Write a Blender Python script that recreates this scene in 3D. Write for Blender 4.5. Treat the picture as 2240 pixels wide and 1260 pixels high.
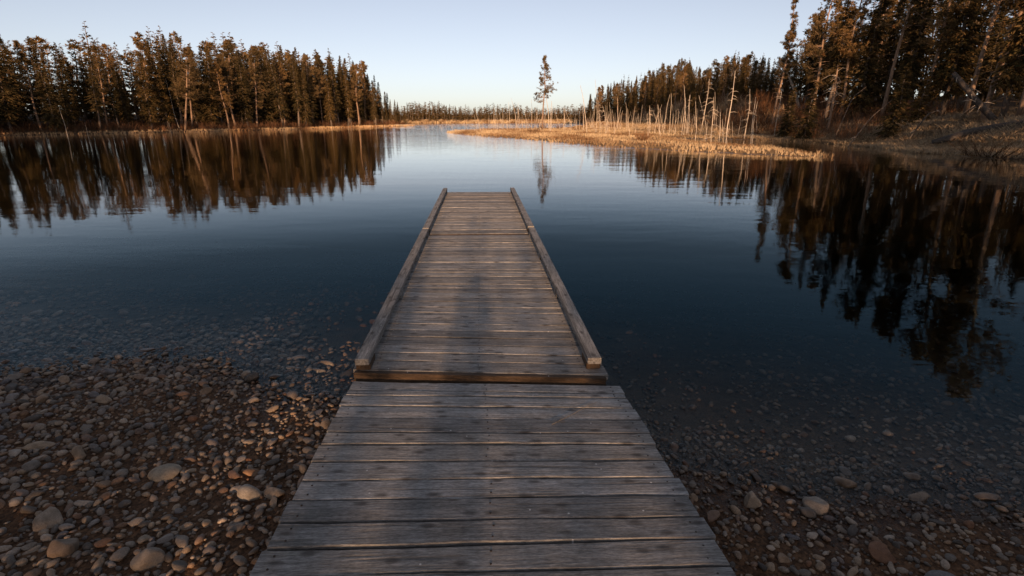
import bpy, math, random
import numpy as np
from mathutils import Vector, Matrix, Euler

# ------------------------------------------------------------------ scene, camera, sky, sun
random.seed(7)
RNG = np.random.default_rng(11)
scene = bpy.context.scene
for o in list(bpy.data.objects):
    bpy.data.objects.remove(o)
COL = scene.collection

CAM_H = 1.82                       # eye height above the lake surface
FOC = 1151.0                       # focal length in photo pixels (2240 wide)
PITCH = math.radians(17.82)
CP, SP = math.cos(PITCH), math.sin(PITCH)
cd = bpy.data.cameras.new('camera')
cd.sensor_width = 36.0
cd.lens = 36.0 * FOC / 2240.0
cd.clip_start, cd.clip_end = 0.05, 8000.0
cam = bpy.data.objects.new('camera', cd)
cam.location = (0, 0, CAM_H)
cam.rotation_euler = (math.pi / 2 - PITCH, 0, 0)
COL.objects.link(cam)
scene.camera = cam

SUN_EL = math.radians(9.5)
SUN_AZ = math.radians(-2.5)        # the light travels this far to the right of straight ahead
world = bpy.data.worlds.new('World')
scene.world = world
world.use_nodes = True
wn = world.node_tree
wn.nodes.clear()
sky = wn.nodes.new('ShaderNodeTexSky')
sky.sky_type = 'NISHITA'
sky.sun_disc = False
sky.sun_elevation = SUN_EL
sky.sun_rotation = math.pi + SUN_AZ
sky.altitude = 250
sky.air_density = 0.6
sky.dust_density = 1.0
sky.ozone_density = 0.8
bg = wn.nodes.new('ShaderNodeBackground')
bg.inputs['Strength'].default_value = 0.10
wo = wn.nodes.new('ShaderNodeOutputWorld')
# film response of the sky: softer gradient and paler blue, the same all round
s1 = wn.nodes.new('ShaderNodeVectorMath')
s1.operation = 'SCALE'
s1.inputs['Scale'].default_value = 0.1
gm = wn.nodes.new('ShaderNodeGamma')
gm.inputs['Gamma'].default_value = 0.82
hs = wn.nodes.new('ShaderNodeHueSaturation')
hs.inputs['Saturation'].default_value = 0.70
s2 = wn.nodes.new('ShaderNodeVectorMath')
s2.operation = 'MULTIPLY'
s2.inputs[1].default_value = (8.75, 8.1, 8.0)
wn.links.new(sky.outputs['Color'], s1.inputs[0])
wn.links.new(s1.outputs[0], gm.inputs['Color'])
wn.links.new(gm.outputs[0], hs.inputs['Color'])
wn.links.new(hs.outputs[0], s2.inputs[0])
wn.links.new(s2.outputs[0], bg.inputs['Color'])
wn.links.new(bg.outputs['Background'], wo.inputs['Surface'])

sl = bpy.data.lights.new('sun', 'SUN')
sl.energy = 5.0
sl.angle = math.radians(0.5)
sl.color = (1.0, 0.62, 0.36)
sun = bpy.data.objects.new('sun', sl)
sdir = Vector((math.sin(SUN_AZ) * math.cos(SUN_EL), math.cos(SUN_AZ) * math.cos(SUN_EL), -math.sin(SUN_EL)))
sun.rotation_euler = sdir.to_track_quat('-Z', 'Y').to_euler()
COL.objects.link(sun)

scene.view_settings.view_transform = 'Standard'
scene.view_settings.look = 'None'
scene.view_settings.gamma = 1.0
scene.view_settings.exposure = 0.80
scene.view_settings.use_curve_mapping = False
scene.render.engine = 'CYCLES'
scene.cycles.max_bounces = 8
scene.cycles.transparent_max_bounces = 12
scene.cycles.use_denoising = True
scene.cycles.caustics_reflective = False
scene.cycles.caustics_refractive = False


# ------------------------------------------------------------------ helpers
def unproject(px, py, z=0.0):
    """photo pixel -> world point on the level z (used to survey the place)"""
    v = (py - 630) / FOC
    fw, dn = CP - v * SP, SP + v * CP
    t = (CAM_H - z) / dn
    return (px - 1120) / FOC * t, fw * t


def at_depth(px, py, Y):
    v = (py - 630) / FOC
    fw, dn = CP - v * SP, SP + v * CP
    t = Y / fw
    return (px - 1120) / FOC * t, Y, CAM_H - dn * t


def project(P):
    P = np.asarray(P, float)
    x, y, z = P[..., 0], P[..., 1], P[..., 2] - CAM_H
    zc = y * CP - z * SP
    up = y * SP + z * CP
    zc = np.where(zc < 0.05, 0.05, zc)
    return 1120 + FOC * x / zc, 630 - FOC * up / zc, zc


def hash2(ix, iy, s):
    n = (ix.astype(np.int64) * 374761393 + iy.astype(np.int64) * 668265263 + s * 1442695041) & 0x7fffffff
    n = ((n ^ (n >> 13)) * 1274126177) & 0x7fffffff
    n = n ^ (n >> 16)
    return (n & 0xffff) / 65535.0


def vnoise(x, y, s=0):
    ix, iy = np.floor(x), np.floor(y)
    fx, fy = x - ix, y - iy
    fx, fy = fx * fx * (3 - 2 * fx), fy * fy * (3 - 2 * fy)
    a, b = hash2(ix, iy, s), hash2(ix + 1, iy, s)
    c, d = hash2(ix, iy + 1, s), hash2(ix + 1, iy + 1, s)
    return (a * (1 - fx) + b * fx) * (1 - fy) + (c * (1 - fx) + d * fx) * fy


def fbm(x, y, s=0, o=4):
    r, a, t = 0.0, 0.5, 0.0
    for i in range(o):
        r = r + a * vnoise(x, y, s + i * 17)
        t += a
        x, y, a = x * 2.03 + 5.2, y * 2.03 + 1.7, a * 0.5
    return r / t


def sstep(a, b, x):
    t = np.clip((x - a) / (b - a), 0, 1)
    return t * t * (3 - 2 * t)


def mesh_np(name, V, F, mats, smooth=False, attrs=None, mat_idx=None):
    """mesh from numpy: V (n,3), F (m,3) or (m,4) or a list of such arrays"""
    V = np.asarray(V, np.float32)
    Fs = F if isinstance(F, (list, tuple)) else [F]
    Fs = [np.asarray(f, np.int32) for f in Fs if len(f)]
    me = bpy.data.meshes.new(name)
    me.vertices.add(len(V))
    me.vertices.foreach_set('co', V.ravel())
    loops = np.concatenate([f.ravel() for f in Fs])
    sizes = np.concatenate([np.full(len(f), f.shape[1], np.int32) for f in Fs])
    starts = np.concatenate([[0], np.cumsum(sizes)[:-1]]).astype(np.int32)
    me.loops.add(len(loops))
    me.loops.foreach_set('vertex_index', loops)
    me.polygons.add(len(sizes))
    me.polygons.foreach_set('loop_start', starts)
    if mat_idx is not None:
        me.polygons.foreach_set('material_index', np.asarray(mat_idx, np.int32))
    me.polygons.foreach_set('use_smooth', np.full(len(sizes), smooth, bool))
    for m in (mats if isinstance(mats, (list, tuple)) else [mats]):
        me.materials.append(m)
    me.update(calc_edges=True)
    for k, a in (attrs or {}).items():
        a = np.asarray(a, np.float32)
        if a.ndim == 1:
            at = me.attributes.new(k, 'FLOAT', 'POINT')
            at.data.foreach_set('value', a)
        else:
            at = me.attributes.new(k, 'FLOAT_COLOR', 'POINT')
            if a.shape[1] == 3:
                a = np.hstack([a, np.ones((len(a), 1), np.float32)])
            at.data.foreach_set('color', a.ravel())
    return me


def link(name, me, parent=None, loc=(0, 0, 0)):
    o = bpy.data.objects.new(name, me)
    o.location = loc
    COL.objects.link(o)
    if parent is not None:
        o.parent = parent
    return o


def tag(o, label=None, cat=None, group=None, kind=None):
    if label:
        o['label'] = label
    if cat:
        o['category'] = cat
    if group:
        o['group'] = group
    if kind:
        o['kind'] = kind
    return o


def empty(name, loc):
    o = bpy.data.objects.new(name, None)
    o.location = loc
    o.empty_display_size = 0.2
    COL.objects.link(o)
    return o


class MB:
    """collects vertices and faces of one mesh"""
    def __init__(s):
        s.V, s.Q, s.T, s.n = [], [], [], 0

    def add(s, V, Q=None, T=None):
        V = np.asarray(V, float).reshape(-1, 3)
        if Q is not None and len(Q):
            s.Q.append(np.asarray(Q, int) + s.n)
        if T is not None and len(T):
            s.T.append(np.asarray(T, int) + s.n)
        s.V.append(V)
        s.n += len(V)

    def tube(s, P, R, sides=6, cap=True, seed=None, rough=0.0):
        P = np.asarray(P, float)
        n = len(P)
        R = np.broadcast_to(np.asarray(R, float), (n,))
        tan = np.gradient(P, axis=0)
        tan /= np.linalg.norm(tan, axis=1)[:, None] + 1e-9
        ref = np.array([0, 0, 1.0]) if abs(tan[0][2]) < 0.8 else np.array([1.0, 0, 0])
        a = np.cross(tan, ref)
        a /= np.linalg.norm(a, axis=1)[:, None] + 1e-9
        b = np.cross(tan, a)
        ang = np.arange(sides) * 2 * math.pi / sides
        rr = R[:, None] * (1 + (rough * (RNG.random((n, sides)) - 0.5) if rough else 0))
        V = P[:, None, :] + rr[..., None] * (a[:, None, :] * np.cos(ang)[None, :, None] + b[:, None, :] * np.sin(ang)[None, :, None])
        i = np.arange(n - 1)[:, None] * sides
        j = np.arange(sides)[None, :]
        k = (j + 1) % sides
        Q = np.stack([i + j, i + k, i + sides + k, i + sides + j], -1).reshape(-1, 4)
        V = V.reshape(-1, 3)
        T = []
        if cap:
            V = np.vstack([V, P[-1] + tan[-1] * R[-1] * 0.3, P[0]])
            e = (n - 1) * sides
            T = [[e + q, e + (q + 1) % sides, n * sides] for q in range(sides)]
            T += [[(q + 1) % sides, q, n * sides + 1] for q in range(sides)]
        s.add(V, Q, T)

    def mesh(s, name, mats, smooth=True, attrs=None):
        F = []
        if s.Q:
            F.append(np.concatenate(s.Q))
        if s.T:
            F.append(np.concatenate(s.T))
        return mesh_np(name, np.concatenate(s.V), F, mats, smooth, attrs)


# ------------------------------------------------------------------ materials
def new_mat(name):
    m = bpy.data.materials.new(name)
    m.use_nodes = True
    nt = m.node_tree
    nt.nodes.clear()
    out = nt.nodes.new('ShaderNodeOutputMaterial')
    return m, nt, out


def N(nt, t, **kw):
    n = nt.nodes.new(t)
    for k, v in kw.items():
        if k.startswith('i_'):
            k2 = k[2:]
            n.inputs[int(k2) if k2.isdigit() else k2.replace('_', ' ')].default_value = v
        else:
            setattr(n, k, v)
    return n


def ramp(nt, pts, fac=None, interp='LINEAR'):
    r = nt.nodes.new('ShaderNodeValToRGB')
    r.color_ramp.interpolation = interp
    el = r.color_ramp.elements
    while len(el) < len(pts):
        el.new(0.5)
    for e, (p, c) in zip(el, pts):
        e.position = p
        e.color = (*c, 1) if len(c) == 3 else c
    if fac is not None:
        nt.links.new(fac, r.inputs['Fac'])
    return r


def mixc(nt, fac, a, b, blend='MIX'):
    m = nt.nodes.new('ShaderNodeMix')
    m.data_type = 'RGBA'
    m.blend_type = blend
    for inp, v in ((m.inputs[0], fac), (m.inputs[6], a), (m.inputs[7], b)):
        if isinstance(v, (int, float)):
            inp.default_value = v
        elif isinstance(v, tuple):
            inp.default_value = (*v, 1) if len(v) == 3 else v
        else:
            nt.links.new(v, inp)
    return m.outputs[2]


def math_n(nt, op, a, b=None, clamp=False):
    m = nt.nodes.new('ShaderNodeMath')
    m.operation = op
    m.use_clamp = clamp
    for i, v in enumerate((a, b)):
        if v is None:
            continue
        if isinstance(v, (int, float)):
            m.inputs[i].default_value = v
        else:
            nt.links.new(v, m.inputs[i])
    return m.outputs[0]


def principled(nt, out, color, rough=0.8, normal=None, spec=0.3):
    p = nt.nodes.new('ShaderNodeBsdfPrincipled')
    if isinstance(color, tuple):
        p.inputs['Base Color'].default_value = (*color, 1)
    else:
        nt.links.new(color, p.inputs['Base Color'])
    if isinstance(rough, (int, float)):
        p.inputs['Roughness'].default_value = rough
    else:
        nt.links.new(rough, p.inputs['Roughness'])
    p.inputs['Specular IOR Level'].default_value = spec
    if normal is not None:
        nt.links.new(normal, p.inputs['Normal'])
    nt.links.new(p.outputs[0], out.inputs['Surface'])
    return p


def bump(nt, h, strength=0.5, dist=0.01, normal=None):
    b = nt.nodes.new('ShaderNodeBump')
    b.inputs['Strength'].default_value = strength
    b.inputs['Distance'].default_value = dist
    nt.links.new(h, b.inputs['Height'])
    if normal is not None:
        nt.links.new(normal, b.inputs['Normal'])
    return b.outputs[0]


def mat_wood(name, lo, hi, warm=0.0):
    """weathered grey boards: local x runs along the board"""
    m, nt, out = new_mat(name)
    L = nt.links
    tc = N(nt, 'ShaderNodeTexCoord')
    oi = N(nt, 'ShaderNodeObjectInfo')
    off = N(nt, 'ShaderNodeCombineXYZ')
    L.new(math_n(nt, 'MULTIPLY', oi.outputs['Random'], 37.0), off.inputs[0])
    L.new(math_n(nt, 'MULTIPLY', oi.outputs['Random'], 91.0), off.inputs[1])
    add = N(nt, 'ShaderNodeVectorMath', operation='ADD')
    L.new(tc.outputs['Object'], add.inputs[0])
    L.new(off.outputs[0], add.inputs[1])
    mp = N(nt, 'ShaderNodeMapping')
    mp.inputs['Scale'].default_value = (6.0, 110.0, 110.0)
    L.new(add.outputs[0], mp.inputs['Vector'])
    # wavy grain
    wob = N(nt, 'ShaderNodeTexNoise', i_Scale=2.2, i_Detail=3.0)
    L.new(add.outputs[0], wob.inputs['Vector'])
    dist = N(nt, 'ShaderNodeVectorMath', operation='ADD')
    wv = N(nt, 'ShaderNodeVectorMath', operation='SCALE')
    L.new(wob.outputs['Color'], wv.inputs[0])
    wv.inputs['Scale'].default_value = 3.5
    L.new(mp.outputs[0], dist.inputs[0])
    L.new(wv.outputs[0], dist.inputs[1])
    gr = N(nt, 'ShaderNodeTexNoise', i_Scale=1.0, i_Detail=6.0, i_Roughness=0.65)
    L.new(dist.outputs[0], gr.inputs['Vector'])
    blot = N(nt, 'ShaderNodeTexNoise', i_Scale=5.0, i_Detail=5.0, i_Roughness=0.6)
    mp2 = N(nt, 'ShaderNodeMapping')
    mp2.inputs['Scale'].default_value = (1.0, 3.0, 3.0)
    L.new(add.outputs[0], mp2.inputs['Vector'])
    L.new(mp2.outputs[0], blot.inputs['Vector'])
    base = ramp(nt, [(0.36, lo), (0.64, hi)], gr.outputs['Fac'])
    c = mixc(nt, 1.0, base.outputs[0], ramp(nt, [(0.28, (0.66, 0.65, 0.63)), (0.60, (1.04, 1.04, 1.05))], blot.outputs['Fac']).outputs[0], 'MULTIPLY')
    fine = N(nt, 'ShaderNodeTexNoise', i_Scale=1.0, i_Detail=4.0, i_Roughness=0.7)
    mpf = N(nt, 'ShaderNodeMapping')
    mpf.inputs['Scale'].default_value = (45.0, 190.0, 190.0)
    L.new(add.outputs[0], mpf.inputs['Vector'])
    L.new(mpf.outputs[0], fine.inputs['Vector'])
    c = mixc(nt, 1.0, c, ramp(nt, [(0.32, (0.58, 0.57, 0.56)), (0.68, (1.34, 1.34, 1.34))], fine.outputs['Fac']).outputs[0], 'MULTIPLY')
    smd = N(nt, 'ShaderNodeTexNoise', i_Scale=13.0, i_Detail=4.0, i_Roughness=0.65)
    mps = N(nt, 'ShaderNodeMapping')
    mps.inputs['Scale'].default_value = (0.8, 2.0, 2.0)
    L.new(add.outputs[0], mps.inputs['Vector'])
    L.new(mps.outputs[0], smd.inputs['Vector'])
    c = mixc(nt, math_n(nt, 'MULTIPLY', ramp(nt, [(0.58, (0, 0, 0)), (0.74, (1, 1, 1))], smd.outputs['Fac']).outputs[0], 0.55), c, (0.085, 0.075, 0.066))
    # per board brightness
    rb = ramp(nt, [(0.0, (0.70, 0.69, 0.68)), (0.35, (0.97, 0.93, 0.88)), (0.6, (1.0, 1.0, 1.0)), (1.0, (1.20, 1.18, 1.15))], oi.outputs['Random'])
    c = mixc(nt, 1.0, c, rb.outputs[0], 'MULTIPLY')
    # knots
    mk = N(nt, 'ShaderNodeMapping')
    mk.inputs['Scale'].default_value = (4.0, 9.0, 9.0)
    L.new(add.outputs[0], mk.inputs['Vector'])
    vo = N(nt, 'ShaderNodeTexVoronoi', i_Scale=1.0, voronoi_dimensions='2D')
    L.new(mk.outputs[0], vo.inputs['Vector'])
    kn = ramp(nt, [(0.05, (1, 1, 1)), (0.16, (0, 0, 0))], vo.outputs['Distance'])
    c = mixc(nt, math_n(nt, 'MULTIPLY', kn.outputs[0], 0.72), c, (0.045, 0.036, 0.030))
    # long drying cracks
    mc = N(nt, 'ShaderNodeMapping')
    mc.inputs['Scale'].default_value = (1.3, 42.0, 42.0)
    L.new(add.outputs[0], mc.inputs['Vector'])
    cr = N(nt, 'ShaderNodeTexNoise', i_Scale=1.0, i_Detail=2.0)
    L.new(mc.outputs[0], cr.inputs['Vector'])
    ck = ramp(nt, [(0.60, (0, 0, 0)), (0.68, (1, 1, 1))], cr.outputs['Fac'])
    c = mixc(nt, math_n(nt, 'MULTIPLY', ck.outputs[0], 0.55), c, (0.05, 0.043, 0.036))
    # small white droppings
    vs = N(nt, 'ShaderNodeTexVoronoi', i_Scale=7.0, voronoi_dimensions='2D')
    L.new(add.outputs[0], vs.inputs['Vector'])
    sc_ = N(nt, 'ShaderNodeSeparateColor')
    L.new(vs.outputs['Color'], sc_.inputs[0])
    sel = math_n(nt, 'GREATER_THAN', sc_.outputs[0], 0.80)
    spk = math_n(nt, 'LESS_THAN', vs.outputs['Distance'], 0.026)
    c = mixc(nt, math_n(nt, 'MULTIPLY', math_n(nt, 'MULTIPLY', sel, spk), 0.8), c, (0.62, 0.60, 0.57))
    h = math_n(nt, 'SUBTRACT', gr.outputs['Fac'], math_n(nt, 'MULTIPLY', ck.outputs[0], 0.8))
    principled(nt, out, c, 0.82, bump(nt, h, 0.55, 0.004), 0.25)
    return m


MAT = {}
MAT['plank'] = mat_wood('weathered_plank', (0.185, 0.176, 0.166), (0.365, 0.351, 0.332))
MAT['rail'] = mat_wood('weathered_rail', (0.14, 0.133, 0.123), (0.32, 0.306, 0.288))
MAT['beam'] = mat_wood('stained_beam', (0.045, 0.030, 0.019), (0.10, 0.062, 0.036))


def mat_simple(name, pts, scale=8.0, rough=0.85, bump_s=0.3, bd=0.01, stretch=(1, 1, 1), spec=0.2, coord='Object'):
    m, nt, out = new_mat(name)
    tc = N(nt, 'ShaderNodeTexCoord')
    mp = N(nt, 'ShaderNodeMapping')
    mp.inputs['Scale'].default_value = stretch
    nt.links.new(tc.outputs[coord], mp.inputs['Vector'])
    no = N(nt, 'ShaderNodeTexNoise', i_Scale=scale, i_Detail=5.0, i_Roughness=0.6)
    nt.links.new(mp.outputs[0], no.inputs['Vector'])
    r = ramp(nt, pts, no.outputs['Fac'])
    principled(nt, out, r.outputs[0], rough, bump(nt, no.outputs['Fac'], bump_s, bd), spec)
    return m


MAT['nail'] = mat_simple('rusty_nail', [(0.3, (0.02, 0.016, 0.013)), (0.7, (0.05, 0.035, 0.025))], 40, 0.6)
MAT['bark'] = mat_simple('spruce_bark', [(0.3, (0.07, 0.052, 0.04)), (0.7, (0.17, 0.13, 0.10))], 4.0, 0.9, 0.5, 0.03, (3, 3, 0.6))
MAT['pine_bark'] = mat_simple('pine_bark', [(0.3, (0.13, 0.085, 0.055)), (0.7, (0.32, 0.21, 0.14))], 4.0, 0.9, 0.5, 0.03, (3, 3, 0.6))
MAT['snag'] = mat_simple('bare_dead_wood', [(0.3, (0.27, 0.22, 0.17)), (0.7, (0.58, 0.49, 0.39))], 3.0, 0.85, 0.4, 0.02, (4, 4, 0.5))
MAT['log'] = mat_simple('dark_log', [(0.3, (0.035, 0.028, 0.023)), (0.7, (0.11, 0.09, 0.075))], 5.0, 0.9, 0.5, 0.02, (1, 3, 3))


def mat_leaf(name, dark, light, dead=None, transl=0.25):
    m, nt, out = new_mat(name)
    at = N(nt, 'ShaderNodeAttribute', attribute_name='tint')
    oi = N(nt, 'ShaderNodeObjectInfo')
    r = ramp(nt, [(0.0, dark), (1.0, light)], at.outputs['Fac'])
    v = ramp(nt, [(0.0, (0.70, 0.72, 0.72)), (0.5, (1.0, 1.0, 1.0)), (1.0, (1.30, 1.16, 1.0))], oi.outputs['Random'])
    c = mixc(nt, 1.0, r.outputs[0], v.outputs[0], 'MULTIPLY')
    if dead:
        dr = ramp(nt, [(0.93, (0, 0, 0)), (0.99, (1, 1, 1))], at.outputs['Fac'])
        c = mixc(nt, dr.outputs[0], c, dead)
    d = N(nt, 'ShaderNodeBsdfDiffuse')
    t = N(nt, 'ShaderNodeBsdfTranslucent')
    nt.links.new(c, d.inputs['Color'])
    nt.links.new(c, t.inputs['Color'])
    mx = N(nt, 'ShaderNodeMixShader')
    mx.inputs[0].default_value = transl
    nt.links.new(d.outputs[0], mx.inputs[1])
    nt.links.new(t.outputs[0], mx.inputs[2])
    nt.links.new(mx.outputs[0], out.inputs['Surface'])
    return m


MAT['spruce'] = mat_leaf('spruce_needles', (0.026, 0.026, 0.013), (0.160, 0.108, 0.049), (0.17, 0.085, 0.035))
MAT['pine'] = mat_leaf('pine_needles', (0.055, 0.042, 0.021), (0.235, 0.152, 0.072), (0.20, 0.10, 0.04))
MAT['pale_pine'] = mat_leaf('pale_pine_needles', (0.10, 0.075, 0.040), (0.34, 0.23, 0.12), None, 0.35)
MAT['dead_needles'] = mat_leaf('dead_needles', (0.11, 0.045, 0.018), (0.24, 0.10, 0.035))
MAT['grass'] = mat_leaf('dry_grass', (0.20, 0.105, 0.050), (0.66, 0.50, 0.31), None, 0.3)
MAT['bank_grass'] = mat_leaf('bank_grass', (0.14, 0.105, 0.07), (0.40, 0.32, 0.22), None, 0.3)
MAT['twig'] = mat_leaf('red_twigs', (0.060, 0.034, 0.021), (0.175, 0.093, 0.052), None, 0.1)
MAT['pale_twig'] = mat_leaf('pale_twigs', (0.26, 0.21, 0.17), (0.46, 0.38, 0.31), None, 0.1)


STONE_RAMP = [(0.0, (0.065, 0.054, 0.046)), (0.12, (0.115, 0.095, 0.078)), (0.30, (0.19, 0.155, 0.125)), (0.45, (0.26, 0.205, 0.155)),
              (0.58, (0.31, 0.225, 0.15)), (0.70, (0.21, 0.12, 0.066)), (0.80, (0.13, 0.12, 0.12)), (0.90, (0.37, 0.30, 0.235)), (1.0, (0.18, 0.085, 0.042))]


def wet_band(nt, geo, c, rough):
    """stones and sand soaked by the lapping water: darker and glossier just above the waterline"""
    sp = N(nt, 'ShaderNodeSeparateXYZ')
    nt.links.new(geo.outputs['Position'], sp.inputs[0])
    wob = N(nt, 'ShaderNodeTexNoise', i_Scale=5.0, i_Detail=3.0)
    nt.links.new(geo.outputs['Position'], wob.inputs['Vector'])
    z = math_n(nt, 'SUBTRACT', sp.outputs[2], math_n(nt, 'MULTIPLY', math_n(nt, 'SUBTRACT', wob.outputs['Fac'], 0.5), 0.03))
    w = N(nt, 'ShaderNodeMapRange', interpolation_type='SMOOTHSTEP', i_1=0.006, i_2=0.026, i_3=1.0, i_4=0.0)
    nt.links.new(z, w.inputs[0])
    under = N(nt, 'ShaderNodeMapRange', interpolation_type='SMOOTHSTEP', i_1=-0.035, i_2=-0.008, i_3=0.25, i_4=1.0)
    nt.links.new(sp.outputs[2], under.inputs[0])
    wet = math_n(nt, 'MULTIPLY', w.outputs[0], under.outputs[0])
    c2 = mixc(nt, wet, c, mixc(nt, 1.0, c, (0.55, 0.52, 0.50), 'MULTIPLY'))
    r = N(nt, 'ShaderNodeMapRange', i_1=0.0, i_2=1.0, i_3=rough, i_4=0.28)
    nt.links.new(w.outputs[0], r.inputs[0])
    return c2, r.outputs[0]


def mat_stone(name, use_attr):
    m, nt, out = new_mat(name)
    if use_attr:
        src = N(nt, 'ShaderNodeAttribute', attribute_name='tint').outputs['Fac']
    else:
        src = N(nt, 'ShaderNodeObjectInfo').outputs['Random']
    r = ramp(nt, STONE_RAMP, src)
    geo = N(nt, 'ShaderNodeNewGeometry')
    n1 = N(nt, 'ShaderNodeTexNoise', i_Scale=26.0, i_Detail=6.0, i_Roughness=0.7)
    n2 = N(nt, 'ShaderNodeTexNoise', i_Scale=220.0, i_Detail=3.0)
    nt.links.new(geo.outputs['Position'], n1.inputs['Vector'])
    nt.links.new(geo.outputs['Position'], n2.inputs['Vector'])
    c = mixc(nt, 1.0, r.outputs[0], ramp(nt, [(0.3, (0.6, 0.56, 0.52)), (0.7, (1.25, 1.22, 1.2))], n1.outputs['Fac']).outputs[0], 'MULTIPLY')
    c = mixc(nt, 1.0, c, ramp(nt, [(0.3, (0.75, 0.75, 0.75)), (0.7, (1.15, 1.15, 1.15))], n2.outputs['Fac']).outputs[0], 'MULTIPLY')
    c, ro = wet_band(nt, geo, c, 0.72)
    h = math_n(nt, 'ADD', math_n(nt, 'MULTIPLY', n1.outputs['Fac'], 2.0), n2.outputs['Fac'])
    principled(nt, out, c, ro, bump(nt, h, 0.35, 0.004), 0.3)
    return m


MAT['stone'] = mat_stone('stone', False)
MAT['pebble'] = mat_stone('pebble', True)


def mat_ground():
    m, nt, out = new_mat('ground')
    at = N(nt, 'ShaderNodeAttribute', attribute_name='soil')
    geo = N(nt, 'ShaderNodeNewGeometry')
    n1 = N(nt, 'ShaderNodeTexNoise', i_Scale=9.0, i_Detail=8.0, i_Roughness=0.7)
    n2 = N(nt, 'ShaderNodeTexVoronoi', i_Scale=75.0)
    n3 = N(nt, 'ShaderNodeTexNoise', i_Scale=140.0, i_Detail=3.0)
    for n in (n1, n2, n3):
        nt.links.new(geo.outputs['Position'], n.inputs['Vector'])
    c = mixc(nt, 1.0, at.outputs['Color'], ramp(nt, [(0.3, (0.55, 0.52, 0.5)), (0.7, (1.35, 1.3, 1.25))], n1.outputs['Fac']).outputs[0], 'MULTIPLY')
    c = mixc(nt, 0.8, c, ramp(nt, [(0.25, (0.5, 0.48, 0.46)), (0.75, (1.5, 1.45, 1.4))], n2.outputs['Color']).outputs[0], 'MULTIPLY')
    c, ro = wet_band(nt, geo, c, 0.9)
    h = math_n(nt, 'ADD', math_n(nt, 'MULTIPLY', n2.outputs['Distance'], -1.0), n3.outputs['Fac'])
    principled(nt, out, c, ro, bump(nt, h, 0.6, 0.008), 0.15)
    return m


MAT['ground'] = mat_ground()


def mat_water():
    m, nt, out = new_mat('lake_water')
    L = nt.links
    geo = N(nt, 'ShaderNodeNewGeometry')
    # wind patches: calm in the lee of the left forest and close in, ruffled out in the open
    sep = N(nt, 'ShaderNodeSeparateXYZ')
    L.new(geo.outputs['Position'], sep.inputs[0])
    big = N(nt, 'ShaderNodeTexNoise', i_Scale=0.035, i_Detail=2.0)
    L.new(geo.outputs['Position'], big.inputs['Vector'])
    mpA = N(nt, 'ShaderNodeMapping')
    mpA.inputs['Scale'].default_value = (0.55, 1.5, 1.0)
    mpA.inputs['Rotation'].default_value = (0, 0, math.radians(14))
    L.new(geo.outputs['Position'], mpA.inputs['Vector'])
    r1 = N(nt, 'ShaderNodeTexNoise', i_Scale=2.6, i_Detail=3.0, i_Roughness=0.55)
    r2 = N(nt, 'ShaderNodeTexNoise', i_Scale=0.7, i_Detail=2.0, i_Roughness=0.5)
    L.new(mpA.outputs[0], r1.inputs['Vector'])
    L.new(mpA.outputs[0], r2.inputs['Vector'])
    h = math_n(nt, 'ADD', math_n(nt, 'MULTIPLY', r1.outputs['Fac'], 0.35), r2.outputs['Fac'])
    wind_y = N(nt, 'ShaderNodeMapRange', i_1=22.0, i_2=130.0, i_3=0.14, i_4=3.0)
    L.new(sep.outputs[1], wind_y.inputs[0])
    lee = N(nt, 'ShaderNodeMapRange', i_1=-40.0, i_2=6.0, i_3=0.30, i_4=1.0)
    L.new(sep.outputs[0], lee.inputs[0])
    patch = N(nt, 'ShaderNodeMapRange', i_1=0.35, i_2=0.65, i_3=0.45, i_4=1.1)
    L.new(big.outputs['Fac'], patch.inputs[0])
    amp = math_n(nt, 'MULTIPLY', math_n(nt, 'MULTIPLY', wind_y.outputs[0], lee.outputs[0]), patch.outputs[0])
    hh = math_n(nt, 'MULTIPLY', h, amp)
    nb = bump(nt, hh, 1.0, 0.055)
    fr = N(nt, 'ShaderNodeFresnel', i_IOR=1.333)
    L.new(nb, fr.inputs['Normal'])
    gl = N(nt, 'ShaderNodeBsdfGlossy', i_Roughness=0.012)
    L.new(ramp(nt, [(0.12, (0.42, 0.80, 1.0)), (0.50, (1.0, 1.0, 1.0))], fr.outputs[0]).outputs[0], gl.inputs['Color'])
    L.new(nb, gl.inputs['Normal'])
    tr = N(nt, 'ShaderNodeBsdfTransparent')
    tr.inputs['Color'].default_value = (0.93, 0.95, 0.95, 1)
    mx = N(nt, 'ShaderNodeMixShader')
    pol = N(nt, 'ShaderNodeMapRange', interpolation_type='SMOOTHSTEP', i_1=0.125, i_2=0.94, i_3=0.0, i_4=1.0)
    L.new(fr.outputs[0], pol.inputs[0])
    refl = math_n(nt, 'MAXIMUM', pol.outputs[0], math_n(nt, 'MULTIPLY', fr.outputs[0], 0.30))
    # seen from below the surface lets the daylight through to the bed
    L.new(math_n(nt, 'MULTIPLY', refl, math_n(nt, 'SUBTRACT', 1.0, geo.outputs['Backfacing'])), mx.inputs[0])
    L.new(tr.outputs[0], mx.inputs[1])
    L.new(gl.outputs[0], mx.inputs[2])
    L.new(mx.outputs[0], out.inputs['Surface'])
    va = N(nt, 'ShaderNodeVolumeAbsorption', i_Density=2.4)
    va.inputs['Color'].default_value = (0.30, 0.24, 0.16, 1)
    L.new(va.outputs[0], out.inputs['Volume'])
    return m


MAT['water'] = mat_water()

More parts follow.
